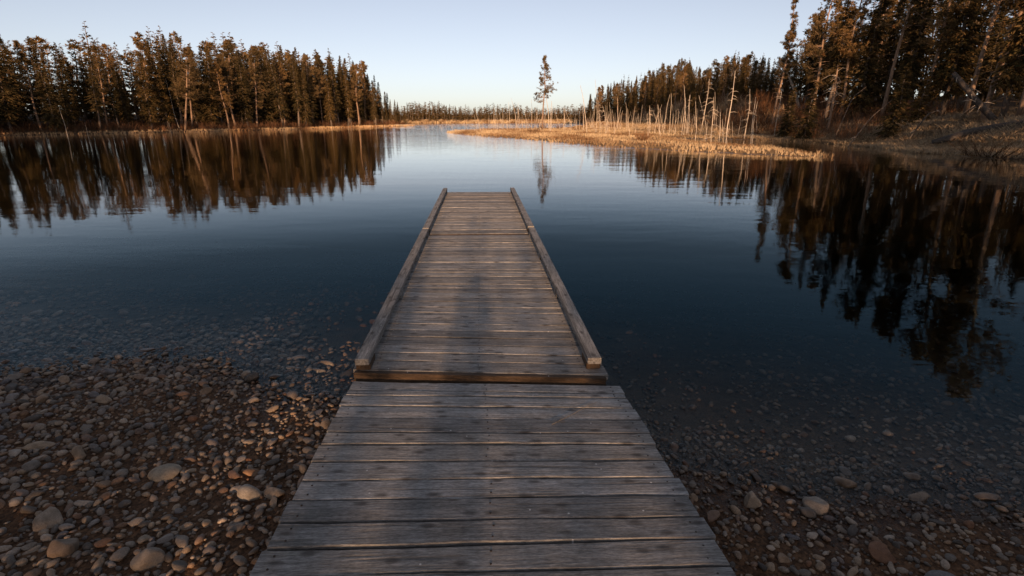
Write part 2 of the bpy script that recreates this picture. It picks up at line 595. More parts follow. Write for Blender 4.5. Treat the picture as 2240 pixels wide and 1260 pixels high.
# ------------------------------------------------------------------ the lake, its shores and the lie of the land
LAKE = np.array([
    (-66, 50), (-55, 32), (-32, 18), (-15, 9), (-7, 5.0), (-4.1, 3.72), (-2.7, 3.85), (-1.5, 3.25), (0, 2.85), (1.1, 2.40), (1.75, 2.22),
    (2.6, 2.05), (5, 1.8), (12, 4), (20, 10), (25.5, 18), (24.5, 25.7), (23.2, 31), (24.8, 38), (25.5, 45), (24.2, 51), (20, 52.5), (16.2, 57),
    (15.2, 46), (16.6, 38), (17.2, 33), (16.0, 27.2), (12.6, 30.5), (8.5, 36), (4.5, 44), (1.4, 53), (-4, 66), (-9.8, 82), (-8.5, 90),
    (-4, 101), (4, 108), (10, 112), (14, 122), (17, 150), (24, 170), (28, 235), (30, 300), (10, 318), (-30, 322), (-70, 318), (-100, 300),
    (-95, 260), (-75, 210), (-45, 186), (-33, 180), (-31, 175), (-37, 163), (-42, 125), (-47, 95), (-55, 76), (-61, 65)], float)


def resurvey(p):
    """shore points were read with the horizon at 262; move them along their rays to the refined horizon"""
    if p[1] < 15:
        return p
    c0, s0 = math.cos(math.radians(17.73)), math.sin(math.radians(17.73))
    zc = p[1] * c0 + CAM_H * s0
    up = p[1] * s0 - CAM_H * c0
    return unproject(1120 + FOC * p[0] / zc, 630 - FOC * up / zc)


LAKE = np.array([resurvey(p) for p in LAKE])


def lake_sd(X, Y):
    """distance to the waterline: above zero on land, below zero in the lake"""
    P = np.stack([np.ravel(X), np.ravel(Y)], 1)
    best = np.full(len(P), 1e9)
    inside = np.zeros(len(P), bool)
    A, B = LAKE, np.roll(LAKE, -1, 0)
    for (ax, ay), (bx, by) in zip(A, B):
        dx, dy = bx - ax, by - ay
        t = np.clip(((P[:, 0] - ax) * dx + (P[:, 1] - ay) * dy) / (dx * dx + dy * dy), 0, 1)
        best = np.minimum(best, (P[:, 0] - ax - t * dx) ** 2 + (P[:, 1] - ay - t * dy) ** 2)
        c = ((ay > P[:, 1]) != (by > P[:, 1])) & (P[:, 0] < dx * (P[:, 1] - ay) / (dy if dy else 1e-9) + ax)
        inside ^= c
    d = np.sqrt(best)
    return np.where(inside, -d, d).reshape(np.shape(X))


def masks(X, Y):
    near = 1 - sstep(9, 16, Y - 0.25 * np.abs(X))
    marsh = sstep(25, 29, Y) * (1 - sstep(165, 185, Y)) * (1 - sstep(25.0, 28.5, X)) * sstep(-20, -15, X)
    right = sstep(19, 24, X) * (1 - marsh) * (1 - near) * (1 - sstep(200, 225, Y))
    left = (1 - sstep(-26, -20, X)) * (1 - near) * (1 - sstep(200, 225, Y))
    far = sstep(200, 225, Y)
    return near, marsh, right, left, far


def ground_z(X, Y, sd=None):
    X, Y = np.asarray(X, float), np.asarray(Y, float)
    if sd is None:
        sd = lake_sd(X, Y)
    nz = fbm(X * 0.8, Y * 0.8, 3) - 0.5
    nearw = 1 - sstep(5, 14, np.hypot(X * 0.8, Y - 2))
    sd = sd + nz * (0.4 * nearw + 1.6 * (1 - nearw) * sstep(10, 40, Y) * 0.7)
    near, marsh, right, left, far = masks(X, Y)
    d = np.maximum(sd, 0)
    zl = near * (0.075 * np.minimum(d, 5) + 0.03 * np.clip(d - 5, 0, 60))
    zl = zl + marsh * (0.03 + 0.09 * sstep(0, 1.5, d) + 0.08 * (fbm(X * 0.4, Y * 0.4, 9) - 0.5))
    zr = 0.265 * np.minimum(d, 6.0) + 0.16 * np.clip(d - 6.0, 0, 14)
    zl = zl + right * zr
    zl = zl + left * (0.16 * np.minimum(d, 2.5) + 0.07 * np.clip(d - 2.5, 0, 30))
    zl = zl + far * (0.12 * np.minimum(d, 6) + 0.03 * np.clip(d - 6, 0, 120))
    w = np.minimum(sd, 0)
    depth = np.where(near > 0.5, np.maximum(0.105 * w, -2.6), np.maximum(0.35 * w, -3.0))
    depth = near * np.maximum(0.105 * w, -2.6) + (1 - near) * np.maximum(0.35 * w, -3.0)
    z = np.where(sd > 0, zl, depth)
    rough = 0.05 * nearw + (0.35 + 0.15 * right) * sstep(1, 6, d) * (1 - marsh) * (1 - near)
    z = z + rough * (fbm(X * 1.7, Y * 1.7, 21) - 0.5) + 0.014 * nearw * (fbm(X * 14, Y * 14, 5) - 0.5)
    return z


def graded(lo, hi, c0, c1, fine, grow):
    a = list(np.arange(c0, c1, fine))
    s, x = fine, a[-1]
    while x < hi:
        s = min(s * grow, max(fine, 0.05 * (x - c1) + 0.6) if x < 400 else s * grow)
        x += s
        a.append(x)
    b = []
    s, x = fine, c0
    while x > lo:
        s = min(s * grow, max(fine, 0.05 * (c0 - x) + 0.6) if x > -400 else s * grow)
        x -= s
        b.append(x)
    return np.array(b[::-1] + a)


gx = graded(-3000, 3000, -4.6, 4.6, 0.045, 1.13)
gy = graded(-400, 4000, 0.8, 6.0, 0.045, 1.11)
GX, GY = np.meshgrid(gx, gy)
GSD = lake_sd(GX, GY)
GZ = ground_z(GX, GY, GSD)
nx, ny = len(gx), len(gy)
ii = (np.arange(ny - 1)[:, None] * nx + np.arange(nx - 1)[None, :])
GF = np.stack([ii, ii + 1, ii + nx + 1, ii + nx], -1).reshape(-1, 4)
near_m, marsh_m, right_m, left_m, far_m = [q[..., None] for q in masks(GX, GY)]
soil = near_m * np.array([0.098, 0.054, 0.029]) + marsh_m * np.array([0.30, 0.20, 0.095]) + right_m * np.array([0.12, 0.088, 0.058]) \
    + left_m * np.array([0.11, 0.07, 0.04]) + far_m * np.array([0.20, 0.14, 0.075])
bed = (GZ < 0.0)[..., None]
soil = np.where(bed, np.array([0.10, 0.066, 0.040]), soil)
gv = np.stack([GX, GY, GZ], -1).reshape(-1, 3)
ground = link('ground', mesh_np('ground', gv, GF, MAT['ground'], True, {'soil': soil.reshape(-1, 3)}))
tag(ground, 'brown stony beach, lake bed and wooded shores around the lake', None, None, 'structure')

# the lake: a closed body of water
wx = np.array([-420.0, 420.0])
wv = [(x, y, z) for z in (0.0, -8.0) for y in (-8.0, 420.0) for x in (-420.0, 420.0)]
wf = [(0, 1, 3, 2), (4, 6, 7, 5), (0, 4, 5, 1), (2, 3, 7, 6), (0, 2, 6, 4), (1, 5, 7, 3)]
water = link('lake_water', mesh_np('lake_water', wv, np.array(wf), MAT['water']))
tag(water, 'calm dark lake water mirroring the forest and the sky', None, None, 'structure')


def gz1(x, y):
    return float(ground_z(np.array([x]), np.array([y]))[0])


# ------------------------------------------------------------------ the dock
YAW = math.radians(3.41)                       # the dock points a little left of straight ahead
AX = np.array([-math.sin(YAW), math.cos(YAW)])


def board_mesh(name, mat, A, B, C, D, ztop_a, ztop_b, th, seed, seg=18, bev=0.003, wob=0.0032):
    """board with corners A,B (near left, near right) and D,C (far left, far right) in plan; returns mesh, centre"""
    r = np.random.default_rng(seed)
    A, B, C, D = [np.array(p, float) for p in (A, B, C, D)]
    cen = (A + B + C + D) / 4
    ex = (B - A + C - D) / 2
    ang = math.atan2(ex[1], ex[0])
    ca, sa = math.cos(-ang), math.sin(-ang)
    loc = [np.array([(p - cen)[0] * ca - (p - cen)[1] * sa, (p - cen)[0] * sa + (p - cen)[1] * ca]) for p in (A, B, C, D)]
    t = np.linspace(0, 1, seg + 1)
    wn_ = np.cumsum(r.normal(0, wob, seg + 1)) * 0.6
    wf_ = np.cumsum(r.normal(0, wob, seg + 1)) * 0.6
    wn_ -= np.linspace(wn_[0], wn_[-1], seg + 1)
    wf_ -= np.linspace(wf_[0], wf_[-1], seg + 1)
    near = loc[0] * (1 - t[:, None]) + loc[1] * t[:, None]
    farr = loc[3] * (1 - t[:, None]) + loc[2] * t[:, None]
    zb = np.cumsum(r.normal(0, 0.0004, seg + 1))
    zb -= np.linspace(zb[0], zb[-1], seg + 1)
    cup = r.normal(0, 0.0005)
    rows = []
    for k in range(seg + 1):
        n, f = near[k] + [0, wn_[k]], farr[k] + [0, wf_[k]]
        za, zc = ztop_a + zb[k], ztop_b + zb[k]
        u = np.array([0, bev])
        rows.append([(n[0], n[1], za - th), (n[0], n[1], za - bev), (n[0], n[1] + bev, za + cup), (*((n + f) / 2), (za + zc) / 2 - cup),
                     (f[0], f[1] - bev, zc + cup), (f[0], f[1], zc - bev), (f[0], f[1], zc - th)])
    V = np.array(rows)
    m = V.shape[1]
    V = V.reshape(-1, 3)
    zc0 = (ztop_a + ztop_b) / 2
    V[:, 2] -= zc0
    Q = []
    for k in range(seg):
        for j in range(m):
            j2 = (j + 1) % m
            Q.append((k * m + j, (k + 1) * m + j, (k + 1) * m + j2, k * m + j2))
    caps = [tuple(range(m))[::1], tuple(seg * m + j for j in range(m - 1, -1, -1))]
    me = bpy.data.meshes.new(name)
    me.from_pydata([tuple(v) for v in V], [], Q + caps)
    me.materials.append(mat)
    me.update()
    return me, (cen[0], cen[1], zc0), ang


def put_board(name, parent, origin, mat, A, B, C, D, za, zb, th, seed, **kw):
    me, loc, ang = board_mesh(name, mat, A, B, C, D, za, zb, th, seed, **kw)
    o = link(name, me, parent, (loc[0] - origin[0], loc[1] - origin[1], loc[2] - origin[2]))
    o.rotation_euler = (0, 0, ang)
    return o


def box_mesh(name, mat, sx, sy, sz, bev=0.004):
    """bevelled box, local x the long side"""
    hx, hy, hz = sx / 2, sy / 2, sz / 2
    V, idx = [], {}
    for x in (-1, 1):
        for y in (-1, 1):
            for z in (-1, 1):
                for a in range(3):
                    b = [bev, bev, bev]
                    b[a] = 0
                    idx[(x, y, z, a)] = len(V)
                    V.append((x * (hx - b[0]), y * (hy - b[1]), z * (hz - b[2])))
    F = []
    for a in range(3):
        for s in (-1, 1):
            o1, o2 = [q for q in range(3) if q != a]
            cor = []
            for p, q in ((-1, -1), (1, -1), (1, 1), (-1, 1)):
                c = [0, 0, 0]
                c[a], c[o1], c[o2] = s, p, q
                cor.append(idx[(*c, a)])
            F.append(cor)
    for a in range(3):
        o1, o2 = [q for q in range(3) if q != a]
        for p in (-1, 1):
            for q in (-1, 1):
                e = []
                for s, f in ((-1, o1), (-1, o2), (1, o2), (1, o1)):
                    c = [0, 0, 0]
                    c[a], c[o1], c[o2] = s, p, q
                    e.append(idx[(*c, f)])
                F.append(e)
    for x in (-1, 1):
        for y in (-1, 1):
            for z in (-1, 1):
                F.append([idx[(x, y, z, a)] for a in range(3)])
    me = bpy.data.meshes.new(name)
    me.from_pydata(V, [], F)
    me.materials.append(mat)
    me.update()
    import bmesh
    bm = bmesh.new()
    bm.from_mesh(me)
    bmesh.ops.recalc_face_normals(bm, faces=bm.faces)
    bm.to_mesh(me)
    bm.free()
    return me


def put_box(name, parent, origin, mat, p0, p1, w, h, ztop0, ztop1=None):
    """beam from p0 to p1 (plan), width w, height h, its top at ztop0 .. ztop1"""
    ztop1 = ztop0 if ztop1 is None else ztop1
    p0, p1 = np.array(p0, float), np.array(p1, float)
    d = p1 - p0
    L = math.hypot(*d)
    me = box_mesh(name, mat, math.hypot(L, ztop1 - ztop0), w, h)
    c = (p0 + p1) / 2
    o = link(name, me, parent, (c[0] - origin[0], c[1] - origin[1], (ztop0 + ztop1) / 2 - h / 2 - origin[2]))
    o.rotation_euler = (0, -math.atan2(ztop1 - ztop0, L), math.atan2(d[1], d[0]))
    return o


def nail_mesh(name, pts, r=0.0042):
    mb = MB()
    a = np.arange(6) * math.pi / 3
    for x, y, z in pts:
        V = np.stack([x + r * np.cos(a), y + r * np.sin(a), np.full(6, z + 0.0012)], 1)
        W = V.copy()
        W[:, 2] -= 0.004
        mb.add(np.vstack([V, [[x, y, z + 0.002]], W]), [[i + 7, (i + 1) % 6 + 7, (i + 1) % 6, i] for i in range(6)], [[i, (i + 1) % 6, 6] for i in range(6)])
    return mb.mesh(name, MAT['nail'], False)


# boarding ramp: sloping boards down to the floating dock
def ramp_z(y):
    return 0.33 + 0.0538 * (2.8 - y)


RL = [(-0.952, 2.825), (-0.943, 2.702), (-0.939, 2.638), (-0.930, 2.512), (-0.920, 2.382), (-0.910, 2.241), (-0.902, 2.122), (-0.892, 1.984),
      (-0.882, 1.848), (-0.873, 1.720), (-0.864, 1.594), (-0.854, 1.458)]
RR = [(0.626, 2.768), (0.634, 2.655), (0.638, 2.604), (0.647, 2.481), (0.655, 2.358), (0.665, 2.228), (0.672, 2.122), (0.681, 1.998),
      (0.690, 1.873), (0.698, 1.752), (0.707, 1.627), (0.716, 1.509)]
y_l, y_r = 1.458, 1.509
for k in range(16):
    w = random.uniform(0.120, 0.138)
    y_l -= w
    y_r -= w - 0.001
    RL.append((-0.854 + (1.458 - y_l) * 0.075, y_l))
    RR.append((0.716 + (1.509 - y_r) * 0.075, y_r))
RO = (0.0, 1.2, 0.30)
rampo = empty('boarding_ramp', RO)
tag(rampo, 'weathered grey plank ramp sloping from the stony beach down to the dock', 'ramp')
nails = []
for k in range(len(RL) - 1):
    g = random.uniform(0.003, 0.007)
    jl, jr = random.uniform(-0.012, 0.006), random.uniform(-0.006, 0.014)
    a, b = np.array(RL[k + 1]), np.array(RR[k + 1])
    d, c = np.array(RL[k]), np.array(RR[k])
    a = a + (jl, g)
    b = b + (jr, g)
    d = d + (jl, -g)
    c = c + (jr, -g)
    za, zc = ramp_z((a[1] + b[1]) / 2), ramp_z((c[1] + d[1]) / 2)
    dz = random.uniform(-0.0012, 0.0012)
    put_board('plank', rampo, RO, MAT['plank'], a, b, c, d, za + dz, zc + dz, 0.036, 100 + k)
    for t in (0.035, 0.5, 0.965):
        for u in (0.25, 0.75):
            p = (a * (1 - t) + b * t) * (1 - u) + (d * (1 - t) + c * t) * u
            nails.append((p[0] - RO[0] + random.uniform(-.006, .006), p[1] - RO[1], ramp_z(p[1]) + dz - RO[2]))
link('nails', nail_mesh('nails', nails), rampo)['kind'] = 'stuff'
for s in (0.02, 0.5, 0.98):
    p1 = np.array(RL[0]) * (1 - s) + np.array(RR[0]) * s + (0.0, -0.03)
    p0 = np.array(RL[-1]) * (1 - s) + np.array(RR[-1]) * s
    p0 = p0 + (0.04 if s < 0.1 else -0.04 if s > 0.9 else 0, 0)
    p1 = p1 + (0.04 if s < 0.1 else -0.04 if s > 0.9 else 0, 0)
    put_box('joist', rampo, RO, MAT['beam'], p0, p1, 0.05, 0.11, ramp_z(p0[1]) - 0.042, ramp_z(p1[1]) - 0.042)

# two floating dock sections
DECK = 0.36


def dock_axis(y):
    """plan point of the dock's centre line at distance y, from the surveyed front"""
    t = (y) / AX[1]
    return np.array([-0.03, 0.0]) + AX * t


def slope_at(y):
    return float(np.interp(y, [2.84, 4.05, 5.2, 6.85, 11.1], [-0.048, -0.027, -0.010, 0.030, 0.020]))


def dock_section(y0, y1, label, seed, first):
    r = random.Random(seed)
    c0 = dock_axis((y0 + y1) / 2)
    O = (c0[0], c0[1], 0.0)
    root = empty('dock_section', O)
    tag(root, label, 'dock', 'floating dock sections end to end')
    HW = 0.775
    y = y0
    pts = []
    k = 0
    side = np.array([AX[1], -AX[0]])
    while y < y1 - 0.05:
        w = r.choice([0.135, 0.138, 0.132, 0.14, 0.118, 0.128])
        if y + w > y1 - 0.06:
            w = y1 - y
        g = r.uniform(0.0035, 0.007)
        q = []
        for yy, gg in ((y, g), (y + w, -g)):
            c = dock_axis(yy)
            s = slope_at(yy)
            for sx in (-1, 1):
                x = c[0] + sx * (HW + r.uniform(-0.004, 0.004))
                q.append((x, c[1] + sx * HW * s + gg))
        dz = r.uniform(-0.001, 0.001)
        put_board('plank', root, O, MAT['plank'], q[0], q[1], q[3], q[2], DECK + dz, DECK + dz, 0.036, seed * 1000 + k)
        for t in (0.09, 0.5, 0.91):
            for u in (0.28, 0.72):
                p = np.array(q[0]) * (1 - t) * (1 - u) + np.array(q[1]) * t * (1 - u) + np.array(q[2]) * (1 - t) * u + np.array(q[3]) * t * u
                pts.append((p[0] - O[0] + r.uniform(-.006, .006), p[1] - O[1], DECK + dz))
        y += w
        k += 1
    link('nails', nail_mesh('nails', pts), root)['kind'] = 'stuff'
    for sx in (-1, 1):
        ya, yb = y0 + slope_at(y0) * sx * 0.7 + 0.005, y1 + 0.03
        e = 0.745 - 0.045
        pa, pb = dock_axis(ya) + side * sx * e, dock_axis(yb) + side * sx * e
        put_box('side_rail', root, O, MAT['rail'], pa, pb, 0.084, 0.042, DECK + 0.088)
        nb = 4
        for b in range(nb):
            t0 = [0.006, 0.34, 0.66, 0.955][b]
            pc = pa + (pb - pa) * t0
            pd = pc + (pb - pa) / np.linalg.norm(pb - pa) * 0.16
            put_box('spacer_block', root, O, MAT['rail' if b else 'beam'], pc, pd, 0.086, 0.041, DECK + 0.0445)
        pa, pb = dock_axis(y0 + 0.05 + slope_at(y0) * sx * .7) + side * sx * 0.735, dock_axis(y1 - 0.05) + side * sx * 0.735
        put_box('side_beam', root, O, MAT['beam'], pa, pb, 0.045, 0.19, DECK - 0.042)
        put_box('float_beam', root, O, MAT['log'], pa - side * sx * 0.2, pb - side * sx * 0.2, 0.26, 0.26, DECK - 0.15)
    # end boards under the planks
    for yy, s in ((y0 - 0.021, 1), (y1 + 0.021, 1)):
        pa = dock_axis(yy) + np.array([-0.76, -0.76 * slope_at(yy)])
        pb = dock_axis(yy) + np.array([0.76, 0.76 * slope_at(yy)])
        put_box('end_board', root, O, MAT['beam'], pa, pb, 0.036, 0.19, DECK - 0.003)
    return root


dock_section(2.875, 6.82, 'nearer floating grey plank dock section next to the boarding ramp', 3, True)
dock_section(6.915, 11.10, 'farther floating grey plank dock section reaching out into the open lake', 5, False)

# a dry stalk of grass lying on the ramp
mb = MB()
p = np.array([[0.20, 2.30], [0.31, 2.40], [0.40, 2.49], [0.47, 2.55]])
mb.tube([(x, y, ramp_z(y) + 0.006) for x, y in p], [0.0013, 0.0012, 0.001, 0.0006], 5)
mb.tube([(0.24, 2.335, ramp_z(2.335) + .007), (0.262, 2.39, ramp_z(2.39) + .007)], [0.0009, 0.0005], 4)
mb.tube([(0.22, 2.32, ramp_z(2.32) + .007), (0.27, 2.325, ramp_z(2.325) + .007)], [0.0009, 0.0005], 4)
tag(link('dry_stalk', mb.mesh('dry_stalk', MAT['bank_grass'], attrs={'tint': np.full(mb.n, 0.7)})), 'thin dry grass stalk lying on the ramp planks', 'stalk')

# ------------------------------------------------------------------ stones
def ico(sub):
    import bmesh
    bm = bmesh.new()
    bmesh.ops.create_icosphere(bm, subdivisions=sub, radius=1.0)
    V = np.array([v.co[:] for v in bm.verts])
    F = np.array([[v.index for v in f.verts] for f in bm.faces])
    bm.free()
    return V, F


def stone_shape(sub, seed, angular=0.0):
    V, F = ico(sub)
    r = np.random.default_rng(seed)
    W = V.copy()
    for k in range(5):                    # a few soft flattened faces
        n = r.normal(size=3)
        n /= np.linalg.norm(n)
        h = r.uniform(0.62, 0.88) - 0.12 * angular
        d = W @ n
        ex = np.clip(d - h, 0, None)
        W = W - (ex * (0.75 + 0.2 * angular))[:, None] * n
    for k in range(4):
        n = r.normal(size=3) * r.uniform(1.0, 2.6)
        W = W * (1 + 0.055 * np.sin(V @ n + r.uniform(0, 6)))[:, None]
    return W, F


stone_meshes = []
for k in range(9):
    W, F = stone_shape(3, 40 + k, 0.2 if k < 4 else 1.0)
    stone_meshes.append(mesh_np('stone', W, F, MAT['stone'], True))
small = [stone_shape(2, 80 + k, 0.0 if k < 5 else 1.0) for k in range(7)]
tiny = [stone_shape(1, 120 + k) for k in range(4)]

# hand-surveyed large stones (photo x, y of the middle, width, height in photo pixels, tone)
BIG = [
    (1650, 1055, 36, 52, 'pale pointed rock standing upright in the shallows right of the ramp', 6),
    (1792, 1064, 56, 30, 'pale flat rock half out of the water right of the ramp', 2),
    (541, 1060, 56, 42, 'large smooth pale stone on the dirt close to the ramp edge', 3),
    (325, 1218, 70, 48, 'big rounded brown stone near the bottom edge on the left beach', 1),
    (2070, 1248, 84, 60, 'largest grey boulder at the bottom edge of the right beach', 4),
    (1940, 1174, 66, 34, 'long rust brown slab lying on the right beach', 5),
    (140, 1188, 64, 60, 'tilted long brown slab on the lower left beach', 7),
    (357, 1018, 66, 28, 'wide tan stone with its twin in the middle of the left beach', 0),
]
placed = []          # (x, y, radius)
cell = {}


def can_place(x, y, r, f=0.8):
    cx, cy = int(math.floor(x / 0.16)), int(math.floor(y / 0.16))
    for i in range(cx - 1, cx + 2):
        for j in range(cy - 1, cy + 2):
            for (a, b, c) in cell.get((i, j), ()):
                if (a - x) ** 2 + (b - y) ** 2 < ((r + c) * f) ** 2:
                    return False
    return True


def do_place(x, y, r):
    cell.setdefault((int(math.floor(x / 0.16)), int(math.floor(y / 0.16))), []).append((x, y, r))


TONE = {0: (0.30, 0.24, 0.17), 1: (0.22, 0.18, 0.14), 2: (0.27, 0.225, 0.18), 3: (0.29, 0.255, 0.215), 4: (0.16, 0.15, 0.145), 5: (0.17, 0.085, 0.045),
        6: (0.37, 0.29, 0.215), 7: (0.19, 0.14, 0.10)}
for k, (px, py, w, h, lab, tone) in enumerate(BIG):
    x, y = unproject(px, py + h * 0.35, 0.10 if py > 1000 else 0.05)
    zc = y * CP + (CAM_H - 0.08) * SP
    rx = w / 2 / FOC * zc
    rz = h / 2 / FOC * zc
    m = MAT['stone'].copy()
    m.name = 'boulder_stone'
    rp = [n for n in m.node_tree.nodes if n.type == 'VALTORGB'][0]
    for e in rp.color_ramp.elements:
        e.color = (*TONE[tone], 1)
    W, F = stone_shape(4, 300 + k * 7, 1.0 if tone in (6, 5, 7) else 0.2)
    me = mesh_np('boulder', W * (rx, rx * random.uniform(0.7, 0.95), rz * 0.95), F, m, True)
    g = gz1(x, y)
    o = link('boulder', me, None, (x, y, g + rz * 0.35))
    o.rotation_euler = (random.uniform(-.1, .1), {7: -0.5, 5: 0.35}.get(tone, 0) * 0.5, random.uniform(-.3, .3) + (0.7 if tone == 7 else 0))
    tag(o, lab, 'boulder', 'large stones on the beach')
    do_place(x, y, rx * 0.9)

cand = []
NC = 300000
ux = RNG.uniform(-8.5, 8.5, NC)
uy = RNG.uniform(1.1, 10.5, NC)
rad = np.exp(RNG.normal(math.log(0.0128), 0.50, NC))
rad = np.clip(rad, 0.0055, 0.050)
big_lot = RNG.random(NC)
sdv = lake_sd(ux, uy)
px_, py_, zc_ = project(np.stack([ux, uy, np.zeros(NC)], 1))
inview = (px_ > -300) & (px_ < 2540) & (py_ < 1480)
dense = fbm(ux * 1.3, uy * 1.3, 61)
# bare dirt pockets on both beaches, a thick stone band along the waterline
band = np.exp(-(sdv / 0.55) ** 2)
keep = (dense + 0.30 * band + RNG.uniform(-0.25, 0.25, NC)) > 0.40
keep |= (rad < 0.013) & (RNG.random(NC) < 0.8)
right = ux > 0.6
keep &= ~(right & (sdv > 0) & (RNG.random(NC) < 0.2))
keep &= RNG.random(NC) < np.clip((sdv + 6.5) / 4.0, 0, 1) ** 1.5
keep &= (sdv > -0.35) | (rad > 0.012 + 0.004 * np.minimum(-sdv, 3))
keep |= (sdv < -0.3) & (sdv > -4.5) & (rad > 0.028) & (RNG.random(NC) < 0.4)
keep &= ~((rad > 0.030) & (big_lot > 0.22)) & ~((rad > 0.021) & (rad <= 0.030) & (big_lot > 0.52))
ok = inview & keep & (sdv > -6.5)
order = np.argsort(-rad)
gz_all = ground_z(ux, uy, sdv)
rampx = (ux > -0.90) & (ux < 0.66) & (uy < 2.7)
for i in order:
    if not ok[i] or rampx[i]:
        continue
    r = rad[i] * (0.75 if right[i] else 1.0)
    if can_place(ux[i], uy[i], r, 0.86 if r > 0.012 else 0.75):
        do_place(ux[i], uy[i], r)
        placed.append((ux[i], uy[i], gz_all[i], r, r / zc_[i], sdv[i]))
P = np.array(placed)
rank = np.argsort(-P[:, 4] * np.where(P[:, 5] < -1.2, 0.45, 1.0))
for n_, k in enumerate(rank[:300]):
    x, y, z, r, _, sd_ = P[k]
    o = bpy.data.objects.new('stone', stone_meshes[random.randrange(9)])
    f = random.uniform(0.42, 0.72)
    o.scale = (r * random.uniform(1.05, 1.6), r * random.uniform(0.75, 1.05), r * f)
    o.rotation_euler = (random.gauss(0, 0.22), random.gauss(0, 0.22), random.uniform(0, 6.28))
    o.location = (x, y, z + r * f * random.uniform(0.25, 0.62))
    COL.objects.link(o)
    o.parent = ground
mbV, mbF, mbT, off = [], [], [], 0
for k in rank[300:]:
    x, y, z, r, pr, sd_ = P[k]
    W, F = (small if pr * FOC > 5.0 else tiny)[random.randrange(4 if pr * FOC <= 5.0 else 7)]
    f = random.uniform(0.5, 0.85)
    S = W * (r * random.uniform(1.05, 1.6), r * random.uniform(0.75, 1.05), r * f)
    M = np.array(Euler((random.gauss(0, .25), random.gauss(0, .25), random.uniform(0, 6.28))).to_matrix())
    mbV.append(S @ M.T + (x, y, z + r * f * random.uniform(0.2, 0.6)))
    mbF.append(F + off)
    off += len(W)
    mbT.append(np.full(len(W), random.random()))
peb = link('pebbles', mesh_np('pebbles', np.concatenate(mbV), np.concatenate(mbF), MAT['pebble'], True, {'tint': np.concatenate(mbT)}), ground)
peb['kind'] = 'stuff'
print('stones', len(P))


# ------------------------------------------------------------------ trees
def diamonds(P0, D, Ln, Wd, seed):
    """needle sprays: one four-cornered leaf per row"""
    r = np.random.default_rng(seed)
    D = D / (np.linalg.norm(D, axis=1)[:, None] + 1e-9)
    n = np.cross(D, r.normal(size=D.shape))
    n /= np.linalg.norm(n, axis=1)[:, None] + 1e-9
    Ln, Wd = Ln[:, None], Wd[:, None]
    a = P0
    b = P0 + D * Ln * 0.45 + n * Wd
    c = P0 + D * Ln
    d = P0 + D * Ln * 0.45 - n * Wd
    V = np.stack([a, b, c, d], 1).reshape(-1, 3)
    F = np.arange(len(V)).reshape(-1, 4)
    return V, F


def trunk_path(H, seed, bend=0.25, n=12):
    r = np.random.default_rng(seed)
    t = np.linspace(0, 1, n)
    ph = r.uniform(0, 6.28, 4)
    x = bend * (np.sin(t * 3 + ph[0]) - np.sin(ph[0])) * 0.5 + 0.08 * np.sin(t * 9 + ph[1])
    y = bend * (np.sin(t * 2.5 + ph[2]) - np.sin(ph[2])) * 0.5 + 0.08 * np.sin(t * 8 + ph[3])
    return np.stack([x, y, t * H], 1)


def interp_path(P, z):
    return np.stack([np.interp(z, P[:, 2], P[:, 0]), np.interp(z, P[:, 2], P[:, 1]), z], 1)


